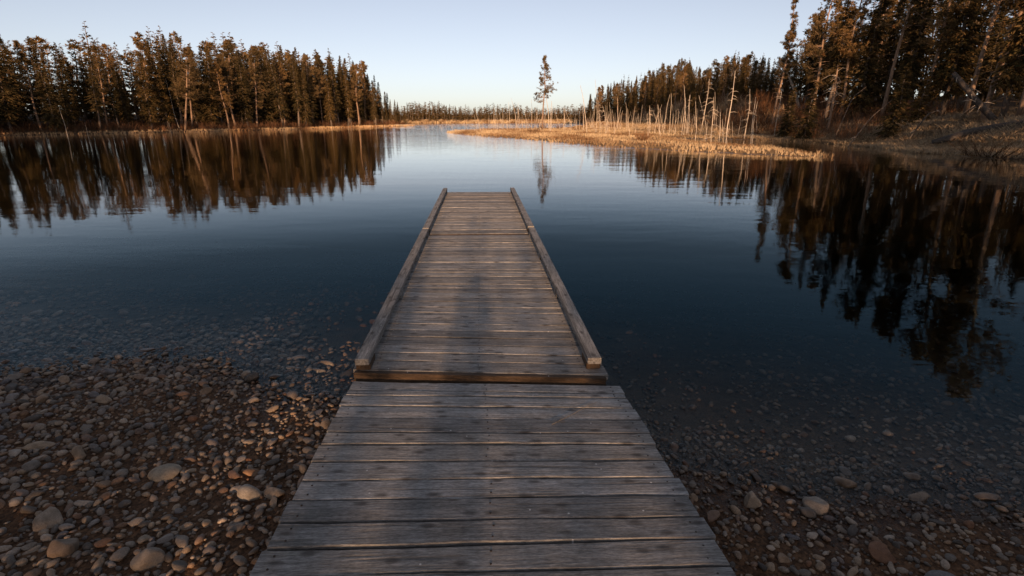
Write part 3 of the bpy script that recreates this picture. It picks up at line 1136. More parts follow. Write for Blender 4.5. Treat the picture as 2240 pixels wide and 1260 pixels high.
def spruce_geo(seed, H, R, zlo, dens=1.0, ragged=0.25, low=False):
    r = np.random.default_rng(seed)
    path = trunk_path(H, seed, 0.2)
    tr = MB()
    tr.tube(path, np.linspace(0.011 * H + 0.02, 0.012, len(path)), 5 if low else 7, True)
    nb = int(H * (1 - zlo) * (34, 8, 4)[int(low)] * dens)
    u = np.sort(r.random(nb) ** 0.88)
    z = H * (zlo + (1 - zlo) * u) * 0.995
    clump = 0.75 + 0.5 * vnoise(z * 1.1, np.full(nb, seed * 3.1), seed)
    prof = R * (1 - u) ** 0.9 * np.minimum(1, 0.55 + u * 3.0) + 0.06
    L = prof * clump * r.uniform(1 - ragged, 1 + ragged * 0.8, nb)
    gapn = vnoise(z * 0.9, r.uniform(0, 6.28, nb) * 0 + seed, seed + 5)
    az = r.uniform(0, 2 * math.pi, nb)
    el = np.interp(u, [0, 0.6, 1], [-0.42, -0.12, 0.75]) + r.normal(0, 0.16, nb)
    B = interp_path(path, z)
    d = np.stack([np.cos(az) * np.cos(el), np.sin(az) * np.cos(el), np.sin(el)], 1)
    m = (20, 6, 5)[int(low)]
    t = r.uniform(0.10, 1.0, (nb, m))
    sag = -0.20 * (t ** 1.6) + 0.10 * t ** 3
    Pp = B[:, None, :] + d[:, None, :] * (L[:, None] * t)[..., None]
    Pp[..., 2] += sag * L[:, None]
    side = np.where(r.random((nb, m)) < 0.5, -1, 1) * r.uniform(0.35, 1.1, (nb, m))
    ca, sa = np.cos(side), np.sin(side)
    dx = d[:, None, 0] * ca - d[:, None, 1] * sa
    dy = d[:, None, 0] * sa + d[:, None, 1] * ca
    dz = d[:, None, 2] + r.normal(-0.22, 0.28, (nb, m))
    D = np.stack([dx, dy, dz], -1)
    Ln = (0.10 + 0.26 * L[:, None] * (1.05 - t)) * r.uniform(0.7, 1.3, (nb, m))
    Ln = np.clip(Ln, 0.07, 0.50) * (1.0, 1.75, 2.4)[int(low)]
    Wd = Ln * r.uniform(0.10, 0.17, (nb, m)) * (1.0, 1.7, 2.0)[int(low)]
    V, F = diamonds(Pp.reshape(-1, 3), D.reshape(-1, 3), Ln.ravel(), Wd.ravel(), seed)
    bt = r.uniform(0.05, 0.85, nb)
    tint = np.clip(bt[:, None] + r.normal(0, 0.12, (nb, m)), 0, 0.92)
    dead = r.random((nb, m)) < 0.02
    tint = np.where(dead, 1.0, tint)
    tint = np.repeat(tint.ravel(), 4)
    if not low:
        k = 26
        zz = r.uniform(0.02, max(zlo, 0.08) + 0.05, k) * H
        a2 = r.uniform(0, 6.28, k)
        for q in range(k):
            p0 = interp_path(path, zz[q:q + 1])[0]
            l2 = r.uniform(0.3, 1.0)
            tr.tube([p0, p0 + (math.cos(a2[q]) * l2, math.sin(a2[q]) * l2, -0.15 * l2)], [0.014, 0.004], 3, False)
    return tr, V, F, tint


def pine_geo(seed, H, R, zlo, dens=1.0, low=False, airy=False):
    r = np.random.default_rng(seed)
    path = trunk_path(H, seed, 0.45)
    tr = MB()
    tr.tube(path, np.linspace(0.0105 * H + 0.02, 0.018, len(path)), 5 if low else 8, True)
    nb = int((46, 14, 9)[int(low)] * dens)
    u = np.sort(r.random(nb))
    z = H * (zlo + (1 - zlo) * u) * 0.985
    lob = 0.45 + 1.0 * vnoise(u * 6.0 + seed, np.full(nb, 0.5), seed)
    prof = R * (np.interp(u, [0, 0.12, 0.45, 0.85, 1], [0.65, 1.0, 0.85, 0.38, 0.10])) * lob
    L = prof * r.uniform(0.6, 1.25, nb) + 0.12
    az = r.uniform(0, 6.28, nb)
    el = np.interp(u, [0, 0.5, 1], [-0.02, 0.25, 0.9]) + r.normal(0, 0.2, nb)
    B = interp_path(path, z)
    d = np.stack([np.cos(az) * np.cos(el), np.sin(az) * np.cos(el), np.sin(el)], 1)
    VV, TT = [], []
    nt = (10, 5, 4)[int(low)]
    nn = (24, 6, 5)[int(low)]
    for q in range(nb):
        tip = B[q] + d[q] * L[q] + (0, 0, 0.12 * L[q])
        mid = B[q] + d[q] * L[q] * 0.55 - (0, 0, 0.06 * L[q])
        if not low:
            tr.tube([B[q], mid, tip], [0.022 + 0.006 * L[q], 0.013, 0.005], 3, False)
        t = r.uniform(0.38, 1.05, nt)
        c = B[q] + (mid - B[q]) * np.minimum(t / 0.55, 1)[:, None] + (tip - mid) * np.clip((t - 0.55) / 0.45, 0, 1.1)[:, None]
        c = c + r.normal(0, 0.17, (nt, 3)) * np.array([1, 1, 0.6]) * (0.5 + 0.5 * L[q])
        D = r.normal(0, 1, (nt, nn, 3)) + d[q] * 0.55 + (0, 0, 0.45)
        Ln = r.uniform(0.15, 0.32, nt * nn) * (1.0, 1.8, 2.4)[int(low)]
        Wd = r.uniform(0.014, 0.026, nt * nn) * (1.0, 3.4, 5.5)[int(low)] * (0.8 if airy else 1)
        V, F = diamonds(np.repeat(c, nn, 0), D.reshape(-1, 3), Ln, Wd, seed * 100 + q)
        VV.append(V)
        tb = np.clip(r.uniform(0.1, 0.85) + r.normal(0, 0.1, nt), 0, 0.92)
        tb = np.where(r.random(nt) < 0.02, 1.0, tb)
        TT.append(np.repeat(np.repeat(tb, nn), 4))
    V = np.concatenate(VV)
    F = np.arange(len(V)).reshape(-1, 4)
    if not low:
        for q in range(34):      # dead twigs below the crown
            zz = np.array([r.uniform(0.12, zlo + 0.1) * H])
            p0 = interp_path(path, zz)[0]
            a2, l2 = r.uniform(0, 6.28), r.uniform(0.25, 1.1)
            tr.tube([p0, p0 + (math.cos(a2) * l2 * .6, math.sin(a2) * l2 * .6, 0.02), p0 + (math.cos(a2) * l2, math.sin(a2) * l2, -0.12 * l2)], [0.014, 0.010, 0.004], 3, False)
    return tr, V, F, np.concatenate(TT)


def make_proto(kind, seed, **kw):
    if kind == 'spruce':
        tr, V, F, T = spruce_geo(seed, **kw)
        a, b = MAT['bark'], MAT['spruce']
    else:
        tr, V, F, T = pine_geo(seed, **kw)
        a, b = MAT['pine_bark'], MAT['pale_pine' if kind == 'pale_pine' else 'pine']
    return (tr.mesh('trunk', a), mesh_np('crown', V, F, b, False, {'tint': T}), kw['H'])


SPRUCE = [make_proto('spruce', 1, H=14, R=1.95, zlo=0.10, dens=1.25), make_proto('spruce', 2, H=13, R=1.6, zlo=0.16, dens=1.2), make_proto('spruce', 3, H=15, R=2.25, zlo=0.12, dens=1.3),
          make_proto('spruce', 4, H=12, R=1.25, zlo=0.2, dens=1.15, ragged=0.4), make_proto('spruce', 5, H=14, R=1.5, zlo=0.26, dens=1.05, ragged=0.45),
          make_proto('spruce', 6, H=13, R=1.85, zlo=0.06, dens=1.25)]
PINE = [make_proto('pine', 11, H=14, R=2.1, zlo=0.42, dens=1.25), make_proto('pine', 12, H=13, R=1.8, zlo=0.32, dens=1.3), make_proto('pine', 13, H=15, R=2.3, zlo=0.48, dens=1.3),
        make_proto('pine', 14, H=14, R=1.7, zlo=0.36, dens=1.4), make_proto('pine', 15, H=13, R=1.95, zlo=0.28, dens=1.5)]
YOUNG = [make_proto('spruce', 21, H=5.0, R=1.5, zlo=0.02, dens=1.5), make_proto('spruce', 22, H=4.0, R=1.15, zlo=0.02, dens=1.6)]
LOWS = [spruce_geo(31, 14, 1.9, 0.12, low=True), spruce_geo(32, 13, 1.6, 0.16, low=True), spruce_geo(33, 15, 2.2, 0.08, low=True)]
LOWP = [pine_geo(34, 14, 2.0, 0.38, low=True, dens=1.3), pine_geo(35, 13, 1.9, 0.34, low=True, dens=1.3)]
LOWEST_S = [spruce_geo(36, 14, 1.9, 0.10, low=2), spruce_geo(37, 13, 1.7, 0.14, low=2), spruce_geo(38, 15, 2.2, 0.08, low=2)]
LOWEST_P = [pine_geo(39, 14, 2.0, 0.36, low=2, dens=1.3)]
TREES = []


def place_tree(kind, proto, x, y, H, lean=(0, 0), rot=None, label='', group='', z=None, wide=1.0, name=None):
    tm, cm, H0 = proto
    z = gz1(x, y) if z is None else z
    o = bpy.data.objects.new(name or (kind + '_tree'), None)
    o.empty_display_size = 0.3
    s = H / H0
    o.location = (x, y, z - 0.08)
    o.rotation_euler = (-lean[1], lean[0], random.uniform(0, 6.28) if rot is None else rot)
    if lean != (0, 0):
        o.rotation_mode = 'XYZ'
        R = Euler((-lean[1], lean[0], 0)).to_matrix() @ Euler((0, 0, random.uniform(0, 6.28) if rot is None else rot)).to_matrix()
        o.rotation_euler = R.to_euler()
    o.scale = (s * wide, s * wide, s)
    COL.objects.link(o)
    for nm, me in (('trunk', tm), ('crown', cm)):
        c = bpy.data.objects.new(nm, me)
        COL.objects.link(c)
        c.parent = o
    o['label'], o['category'], o['group'] = label, 'tree', group
    TREES.append((o, kind, x, y, H))
    return o


WORDS = ['first', 'second', 'third', 'fourth', 'fifth', 'sixth', 'seventh', 'eighth', 'ninth', 'tenth', 'eleventh', 'twelfth', 'thirteenth', 'fourteenth',
         'fifteenth', 'sixteenth', 'seventeenth', 'eighteenth', 'nineteenth', 'twentieth']
TENS = {20: 'twenty', 30: 'thirty', 40: 'forty', 50: 'fifty', 60: 'sixty', 70: 'seventy', 80: 'eighty', 90: 'ninety', 100: 'hundred', 110: 'hundred and ten', 120: 'hundred and twenty'}


def ordinal(n):
    if n > 100:
        return 'hundred-and-' + ordinal(n - 100)
    if n == 100:
        return 'hundredth'
    if n <= 20:
        return WORDS[n - 1]
    t, u = n // 10 * 10, n % 10
    return TENS[t][:-1] + 'ieth' if u == 0 else TENS[t] + '-' + WORDS[u - 1]


def scatter(n, xr, yr, test, dmin, seed, occupied=None):
    r = np.random.default_rng(seed)
    X, Y = r.uniform(*xr, n), r.uniform(*yr, n)
    sd = lake_sd(X, Y)
    ok_ = test(X, Y, sd)
    out = list(occupied or [])
    base = len(out)
    for x, y, o_ in zip(X, Y, ok_):
        if o_ and all((x - a) ** 2 + (y - b) ** 2 > dmin * dmin for a, b in out):
            out.append((x, y))
    return out[base:]


# how high the treetops reach in the survey photo, by photo column
SKYLINE = np.array([(-400, 40), (0, 50), (60, 85), (120, 70), (170, 100), (210, 60), (260, 105), (310, 85), (365, 60), (400, 78), (500, 82), (560, 100), (640, 104), (700, 112),
                    (760, 124), (800, 138), (825, 165), (850, 195), (862, 215), (900, 232), (1230, 225), (1250, 216), (1290, 203), (1350, 165), (1400, 163), (1440, 142), (1490, 130),
                    (1530, 152), (1570, 130), (1590, 118), (1650, 122), (1690, 130), (1738, 108), (1755, 40), (1790, -30), (1860, 5), (1900, -60), (2700, -110)], float)


def sky_height(x, y):
    px, py, zc = project(np.array([x, y, 5.0]))
    top = at_depth(float(px), float(np.interp(float(px), SKYLINE[:, 0], SKYLINE[:, 1])), y)[2]
    return min(16.5, max(4.0, top - gz1(x, y)))


# left shore: front row, then the rows behind it
def near_point(X, Y):
    return (X > -48) & (Y > 155)


L_front = scatter(5000, (-75, -24), (42, 158), lambda X, Y, s: (s > 1.0) & (s < 3.8) & (X < -25.5), 2.5, 1)
L_back = scatter(9000, (-90, -27), (42, 158), lambda X, Y, s: (X < -26) & (s >= 3.0) & (s < 9.5), 1.9, 2, L_front)


def sort_key(p):
    a, b, c = project(np.array([p[0], p[1], 1.0]))
    return -float(a)


L_front.sort(key=sort_key)
rt = random.Random(5)
kinds_l = []
for n_, (x, y) in enumerate(L_front):
    kind = 'pine' if rt.random() < 0.24 else 'spruce'
    kinds_l.append((kind, x, y))
H_LEAN = 0.035
ordl = 0
for n_, (kind, x, y) in enumerate(kinds_l):
    pr = rt.choice(PINE if kind == 'pine' else SPRUCE)
    H = sky_height(x, y) * rt.uniform(0.70, 1.0)
    ln = (rt.gauss(0.01, H_LEAN), rt.gauss(0, 0.03))
    lean_word = ''
    if rt.random() < 0.12 and kind == 'pine':
        ln = (rt.choice([-1, 1]) * rt.uniform(0.10, 0.2), 0.0)
        lean_word = ' leaning'
    look = ('tall' if H > 13.2 else 'mid height' if H > 11 else 'short') + lean_word
    form = 'bare trunked pine' if kind == 'pine' else 'dense pointed spruce'
    place_tree(kind, pr, x, y, H, ln, None, f'{look} {form}, {ordinal(n_ + 1)} from the lake point in the left front row',
               'front row trees on the left shore', wide=rt.uniform(0.95, 1.3))
FL = np.array([project(np.array([x, y, 1.0]))[0] for (_, x, y) in kinds_l])
seen = {}


def behind_label(x, y, kind, cols, what, seen):
    k = int(np.argmin(np.abs(cols - float(project(np.array([x, y, 1.0]))[0]))))
    seen[(k, kind)] = q = seen.get((k, kind), 0) + 1
    return f'{ordinal(q)} {kind} back behind the {ordinal(k + 1)} {what}'


L_back.sort(key=lambda p: p[1] - p[0])
for (x, y) in L_back:
    kind = 'spruce' if rt.random() < 0.86 else 'pine'
    H = sky_height(x, y) * rt.uniform(0.74, 1.04)
    place_tree(kind, rt.choice(PINE if kind == 'pine' else SPRUCE), x, y, H, (rt.gauss(0, 0.03), rt.gauss(0, 0.03)), None,
               behind_label(x, y, kind, FL, 'front tree from the left lake point', seen), f'{kind} trees deep in the left forest', wide=rt.uniform(1.05, 1.40))
print('left', len(L_front), len(L_back))

# right shore: the near stand on the bank
NEAR_R = [  # photo x of the trunk at its base, distance, height, kind, lean, label
    (1774, 52, 12.5, 'pine', (0.0, 0), 'first tall pine of the right bank, beside the leaning dead trunk'),
    (1806, 51, 13.5, 'spruce', (0.02, 0), 'full pointed spruce at the open sky edge of the right bank'),
    (1838, 50, 12.8, 'pine', (-0.02, 0), 'pine just right of the sky edge spruce on the right bank'),
    (1880, 49, 14.5, 'spruce', (0.0, 0), 'tall dark spruce above the young spruces on the right bank'),
    (1925, 46, 14.0, 'pine', (0.02, 0), 'tall pine behind the round young spruce on the right bank'),
    (1968, 47, 15.0, 'spruce', (0.0, 0), 'tall spruce over the left end of the grass mound'),
    (2010, 43, 14.5, 'pine', (0.05, 0), 'bare trunked pine leaning right above the grass mound'),
    (2060, 42, 15.0, 'spruce', (0.0, 0), 'broad spruce behind the left end of the dark fallen log'),
    (2105, 39, 14.5, 'pine', (0.03, 0), 'pine with dead orange needles high above the grass mound'),
    (2150, 38, 15.0, 'pine', (0.06, 0), 'sunlit bare pine trunk leaning right above the dark log'),
    (2195, 35, 14.5, 'spruce', (0.0, 0), 'dark spruce right of the sunlit leaning pine'),
    (2222, 33.5, 15.0, 'pine', (0.06, 0), 'thick orange barked pine at the right edge of the view'),
]
occ = []
for (px, Y, H, kind, ln, lab) in NEAR_R:
    x, y, _ = at_depth(px, 262, Y)
    occ.append((x, y))
    place_tree(kind, rt.choice(PINE if kind == 'pine' else SPRUCE), x, y, H, ln, None, lab, 'trees on the near right bank')
R_front = scatter(8000, (22, 62), (56, 205), lambda X, Y, s: (X > 26.5 + 1.2 * np.sin(Y * 0.13)) & (X < 31.5 + 0.012 * Y + 1.2 * np.sin(Y * 0.13)) & (s > 1.5), 2.9, 3)
R_front.sort(key=lambda p: float(project(np.array([p[0], p[1], 1.0]))[0]))
for n_, (x, y) in enumerate(R_front):
    kind = 'spruce' if rt.random() < 0.72 else 'pine'
    H = sky_height(x, y) * rt.uniform(0.72, 1.0)
    look = 'tall' if H > 10.8 else 'mid height' if H > 9.4 else 'short'
    form = 'bare trunked pine' if kind == 'pine' else 'pointed spruce'
    place_tree(kind, rt.choice(PINE if kind == 'pine' else SPRUCE), x, y, H, (rt.gauss(0, .03), rt.gauss(0, .03)), None,
               f'{look} {form}, {ordinal(n_ + 1)} from the far end of the forest behind the marsh', 'front trees of the forest behind the marsh', wide=rt.uniform(0.95, 1.25))
R_back = scatter(5000, (27, 60), (30, 205), lambda X, Y, s: ((Y < 58) & (X > 33 + (Y < 36) * 4) & (s > 7) | (Y >= 56) & (X > 29.5) & (X < 39 + (Y < 110) * 4)), 2.4, 4, R_front + occ)
R_back = [p for p in R_back if 0.99 * p[1] + 3 > p[0] and p[1] < 140]
FR = np.array([project(np.array([x, y, 1.0]))[0] for (x, y) in R_front])
FN = np.array([a[0] for a in sorted(NEAR_R)])
seen_r, seen_n = {}, {}
R_back.sort(key=lambda p: p[0] + 0.3 * p[1])
for (x, y) in R_back:
    kind = 'spruce' if rt.random() < 0.72 else 'pine'
    H = sky_height(x, y) * rt.uniform(0.74, 1.04)
    place_tree(kind, rt.choice(PINE if kind == 'pine' else SPRUCE), x, y, H, (rt.gauss(0, .03), rt.gauss(0, .03)), None,
               behind_label(x, y, kind, FN, 'big tree of the near right bank', seen_n) if y < 57 else behind_label(x, y, kind, FR, 'front tree of the forest behind the marsh', seen_r), f'{kind} trees deep in the right forest', wide=rt.uniform(1.0, 1.35))
print('right', len(R_front), len(R_back))

# single trees that stand out
lx, ly, _ = at_depth(1186, 262, 80)
lone = place_tree('pine', make_proto('pale_pine', 51, H=11.3, R=1.7, zlo=0.42, dens=0.95, airy=True), lx, ly, at_depth(1183, 124, ly)[2] - gz1(lx, ly), (-0.005, 0), 0.0,
                  'lone tall pine standing out of the marsh against the open sky', 'single trees that stand out')
tx, ty, _ = at_depth(1692, 262, 56)
place_tree('pine', make_proto('pine', 52, H=15.5, R=0.95, zlo=0.42, dens=1.25), tx, ty, at_depth(1712, -8, ty)[2] - gz1(tx, ty), (0.03, 0), 0.6,
           'very tall thin pine rising alone above the right forest edge', 'single trees that stand out')
for px, Y, H, lab in ((1765, 46, 4.2, 'small green spruce left of the dark hollow on the right bank'), (1722, 50, 4.4, 'small spruce between two leaning dead trunks'),
                      (1955, 39.5, 5.0, 'broad young spruce over the left end of the grass mound'), (2005, 41, 3.2, 'little pointed spruce right of the broad young spruce')):
    x, y, _ = at_depth(px, 262, Y)
    place_tree('spruce', YOUNG[0 if H > 4.3 else 1], x, y, H, (0, 0), None, lab, 'young spruces on the right bank', wide=1.05)


# forest masses: the deep rows behind, the far shore, and the wood behind the viewer
def forest_mass(name, pts, label, hf, seed, pine_share=0.3, wide=1.0, jit=(0.8, 1.12), coarse=False):
    r = random.Random(seed)
    Vs, Fq, Ft, T, mi, off = [], [], [], [], [], 0
    QV, QF, TV, TF, TT = [], [], [], [], []
    o1 = o2 = 0
    for (x, y) in pts:
        tr, V, F, t = r.choice((LOWEST_P if coarse else LOWP) if r.random() < pine_share else (LOWEST_S if coarse else LOWS))
        H = hf(x, y) * r.uniform(*jit)
        s = H / 14.0
        wd = wide * r.uniform(0.8, 1.2)
        a = r.uniform(0, 6.28)
        M = np.array([[math.cos(a), -math.sin(a), 0], [math.sin(a), math.cos(a), 0], [0, 0, 1]]) * s * np.array([[wd], [wd], [1.0]])
        z = gz1(x, y) - 0.1
        QV.append(V @ M.T + (x, y, z))
        QF.append(F + o1)
        TT.append(np.clip(t + r.uniform(-.15, .15), 0, 0.92))
        o1 += len(V)
        W = np.concatenate(tr.V)
        TV.append(W @ M.T + (x, y, z))
        if tr.Q:
            TF.append(np.concatenate(tr.Q) + o2)
        o2 += len(W)
    V = np.concatenate(QV + TV)
    F = np.concatenate(QF + [f + o1 for f in TF])
    nq = sum(len(f) for f in QF)
    idx = np.concatenate([np.zeros(nq, int), np.ones(len(F) - nq, int)])
    me = mesh_np(name, V, F, [MAT['spruce'], MAT['bark']], False, {'tint': np.concatenate(TT + [np.zeros(o2)])}, idx)
    o = link(name, me)
    tag(o, label, None, None, 'stuff')
    return o


pts = scatter(9000, (-115, -33), (36, 170), lambda X, Y, s: (s > 9.0) & (s < 27) & (X < -33), 2.1, 6)
forest_mass('forest', pts, 'deep forest behind the left shore trees', lambda x, y: sky_height(x, y) * 0.94, 1, 0.2, 1.5)
pts = scatter(7000, (30, 105), (24, 235), lambda X, Y, s: ((X > 42 + 3 * (Y < 110)) | ((Y < 60) & (X > 40))) & (X < 60 + 0.06 * Y), 3.0, 7)
forest_mass('forest', pts, 'deep forest behind the right shore trees', lambda x, y: sky_height(x, y) * 0.94, 2)
pts = scatter(14000, (-135, 60), (160, 300), lambda X, Y, s: ((Y > 225) & (s > 4 + 7 * vnoise(X * 0.06, Y * 0, 4)) | (X < -22) & (s > 2)) & (s < 34) & ((X < -20) | (Y > 225)), 2.2, 8)
forest_mass('forest', pts, 'distant low forest along the far end of the lake', lambda x, y: 5.6 + 2.4 * float(vnoise(np.array([x * 0.11]), np.array([0.0]), 8)[0]) + 0.015 * (y - 250), 3, 0.15, 2.2, (0.72, 1.12), True)
# trees that stand singly on the far shore
n_ = 0
fx = sorted([(892, 9.5), (925, 8.5), (958, 9.0), (978, 8.6), (984, 8.8), (997, 8.0), (1004, 7.4), (1008, 8.4), (1023, 8.2), (1040, 7.6), (1050, 8.6), (1065, 9.0), (1072, 8.0), (1088, 8.2), (1100, 7.2), (1112, 7.0)])
for px, H in fx:
    x, y, _ = at_depth(px, 262, 254 + rt.uniform(-2, 4))
    n_ += 1
    place_tree('spruce', SPRUCE[3 + n_ % 2], x, y, H * 0.88, (rt.gauss(0, .02), 0), None,
               f'thin distant spruce on the far shore, {ordinal(n_)} from the left shore point', 'single spruces on the far shore')

# the wood behind the viewer: it keeps the evening sun off the landing
SHADE = []


def off_frame(X, Y):
    return (Y < -7) | (np.abs(X) > 1.06 * np.maximum(Y, 0) + 5)


pts = scatter(5200, (-80, 66), (-62, 38), lambda X, Y, s: (s > 4) & off_frame(X, Y) & (np.hypot(X, Y) > 11) & ((np.abs(X - 0.0437 * (6 - Y) + 0.4) > 2.7) | (Y < -59)), 3.4, 9)


def shade_height(x, y):
    if x > 20:
        return 14.0
    if x > 2:
        return 5.6 if y > -30 else 9.0
    if x > -22:
        return 7.5
    return 17.0


forest_mass('forest', pts, 'forest on the near shore behind the landing', shade_height, 4, 0.4, 1.0, (0.8, 1.12), True)
def shade_thicket_height(x, y):  # heights stepped across to shade the ramp and let sun onto the dock
    if x < -1.35:
        return 4.6
    if x < -0.85:
        return 2.70
    if x < 0.15:
        return 2.82
    if x < 0.95:
        return 2.82
    if x < 1.4:
        return 3.35
    return 4.3


pts = scatter(5000, (-7, 7), (-14.5, -8.0), lambda X, Y, s: (np.abs(X) < 99), 0.72, 12)  # unseen spruces added to screen the ramp and beach from the low sun
forest_mass('shade_thicket', pts, 'unseen young spruces added behind the ramp to shade it',
            shade_thicket_height, 5, 0.0, 1.35, (0.95, 1.04))


# ------------------------------------------------------------------ dead trees standing in the marsh and along the shores
def dead_trunk(base, top, r0, seed, bend=0.0, branches=0, blen=1.0):
    r = np.random.default_rng(seed)
    base, top = np.array(base, float), np.array(top, float)
    n = 9
    t = np.linspace(0, 1, n)
    P = base[None] * (1 - t[:, None]) + top[None] * t[:, None]
    L = np.linalg.norm(top - base)
    P[:, 0] += bend * L * np.sin(t * math.pi) + 0.006 * L * np.sin(t * 9 + r.uniform(0, 6))
    P[:, 1] += 0.006 * L * np.sin(t * 7 + r.uniform(0, 6))
    mb = MB()
    R = r0 * (1 - 0.72 * t)
    R[0] *= 1.25
    mb.tube(P, R, 7, True, rough=0.12)
    br = MB()
    for q in range(branches):
        tt = r.uniform(0.25, 0.97)
        p = np.array([np.interp(tt, t, P[:, k]) for k in range(3)])
        a = r.uniform(0, 6.28)
        l = blen * r.uniform(0.3, 1.0) * (1.15 - tt * 0.6)
        dv = np.array([math.cos(a), math.sin(a) * 0.7, r.uniform(-0.35, 0.15)])
        br.tube([p, p + dv * l * 0.55, p + dv * l + (0, 0, -0.18 * l)], [0.022, 0.015, 0.006], 4, False)
    return mb, br


SN = []
for ox, oy, sc, rows in (
    (1200, 120, 320 / 2016, [
        (25, 1070, 42, 640), (205, 1030, 225, 765), (372, 1040, 368, 830), (388, 1040, 385, 880), (475, 1052, 462, 700), (525, 1070, 437, 420), (625, 955, 645, 340),
        (652, 1070, 668, 570), (708, 1010, 690, 620), (812, 975, 810, 700), (862, 985, 840, 650), (952, 1030, 948, 590), (1065, 1045, 1062, 650), (930, 1000, 930, 870),
        (998, 1010, 1002, 880), (1165, 1000, 1165, 790), (1255, 1025, 1260, 880), (1315, 1000, 1330, 740), (1240, 1010, 1290, 690), (1520, 1095, 1542, 745), (1580, 1085, 1668, 545),
        (1660, 1085, 1690, 530), (1740, 1095, 1755, 755), (1768, 1040, 1785, 740), (1830, 1110, 1875, 420), (1862, 1110, 1892, 600), (1905, 1095, 1950, 550),
        (1945, 1055, 1990, 870), (1470, 1080, 1470, 985), (1450, 1060, 1440, 930), (1690, 1075, 1712, 680), (1620, 1000, 1600, 590), (1885, 1100, 1880, 840)]),
    (1500, 120, 320 / 2016, [
        (15, 1100, 60, 555), (135, 1130, 132, 640), (180, 1095, 325, 330), (300, 1110, 180, 560), (285, 1140, 300, 930), (355, 1180, 390, 580), (392, 1075, 400, 510),
        (450, 1160, 470, 960), (520, 1060, 540, 540), (570, 1162, 690, 220), (470, 1150, 480, 790), (800, 1140, 890, 470), (905, 1160, 960, 580), (928, 1162, 985, 640),
        (1215, 1130, 1325, 500), (1550, 1100, 1370, 175), (550, 1160, 505, 880), (150, 1090, 155, 740)]),
    (840, 180, 400 / 2240, [
        (1168, 580, 1168, 480), (1258, 572, 1258, 520), (1290, 580, 1285, 405), (1375, 590, 1350, 290), (1388, 590, 1378, 340), (1410, 570, 1418, 350), (1500, 580, 1500, 440),
        (1533, 580, 1528, 240), (1600, 585, 1615, 400), (1650, 560, 1645, 250), (1700, 570, 1698, 405), (1800, 580, 1802, 200), (1845, 575, 1848, 380), (1980, 560, 1978, 390),
        (2025, 560, 1972, 40), (2038, 615, 2055, 230), (2195, 590, 2218, 340), (1570, 580, 1565, 520), (1640, 575, 1560, 190)]),
    (0, 0, 600 / 2224, [
        (545, 1078, 480, 865), (735, 1045, 700, 960), (705, 1075, 688, 995), (1145, 1035, 1118, 925), (1320, 1035, 1240, 905), (1385, 1062, 1368, 995), (1455, 1055, 1345, 640)]),
    (500, 40, 600 / 2224, [
        (1142, 885, 1142, 855), (1190, 888, 1193, 805), (1322, 868, 1322, 845), (968, 885, 968, 805), (985, 888, 992, 815), (1010, 865, 1010, 830), (150, 890, 150, 840)]),
):
    for (a, b, c, d) in rows:
        SN.append((ox + a * sc, oy + b * sc, ox + c * sc, oy + d * sc))
rs = random.Random(91)
for k in range(190):
    X_, Y_ = rs.uniform(-6, 26), rs.uniform(52, 112)
    if (Y_ < 70 and X_ < 9) or float(lake_sd(np.array([X_]), np.array([Y_]))[0]) < 0.4:
        continue
    zc_ = Y_ * CP + (CAM_H - 0.2) * SP
    pxb = 1120 + FOC * X_ / zc_
    pyb = 630 - FOC * (Y_ * SP + (0.2 - CAM_H) * CP) / zc_
    hh_ = rs.uniform(14, 66) * (60 / Y_) ** 0.5
    SN.append((pxb, pyb, pxb + rs.gauss(0.03, 0.17) * hh_, pyb - hh_))
SN.sort()
n_left = sum(1 for s in SN if s[0] < 900)
cl = cm_ = 0
for k, (xb, yb, xt, yt) in enumerate(SN):
    left_side = xb < 900
    X, Y = unproject(xb, yb, 0.2)
    if left_side:
        Y *= 1.0
    z0 = gz1(X, Y)
    top = at_depth(xt, yt, Y)
    hpx = yb - yt
    H = top[2] - z0
    r0 = min(0.12, 0.016 + 0.0058 * H)
    thick = False
    if abs(xt - 1717) < 6 and abs(yt - 148) < 6:
        r0, thick = 0.17, True
    if hpx > 75:
        r0 *= 1.15
    branchy = 0
    if abs(xb - 1299) < 3 or abs(xb - 1312) < 2 or thick or (hpx > 60 and k % 5 == 0):
        branchy = 16
    bend = {0: 0.0, 1: 0.015, 2: -0.012, 3: 0.03}[k % 4]
    mb, br = dead_trunk((0, 0, -0.3), (top[0] - X, 0, H), r0, 500 + k, bend, branchy, 1.4 if thick else 1.0)
    o = link('dead_tree', mb.mesh('dead_tree', MAT['snag']), None, (X, Y, z0))
    if branchy:
        link('branches', br.mesh('branches', MAT['snag']), o)['kind'] = 'stuff'
    lean = (xt - xb) / max(hpx, 1)
    word = 'leaning right' if lean > 0.12 else 'leaning left' if lean < -0.12 else 'upright'
    size = 'tall' if hpx > 65 else 'mid height' if hpx > 35 else 'short'
    if left_side:
        cl += 1
        lab = f'{size} {word} dead trunk, {ordinal(cl)} from the left along the left waterline'
        grp = 'dead trunks along the left shore'
    else:
        cm_ += 1
        lab = f'{size} {word} dead trunk, {ordinal(cm_)} from the left in the marsh'
        grp = 'dead trunks standing in the marsh'
    if thick:
        lab = 'thick dead trunk with drooping branches leaning left on the right bank'
    tag(o, lab, 'dead tree', grp)


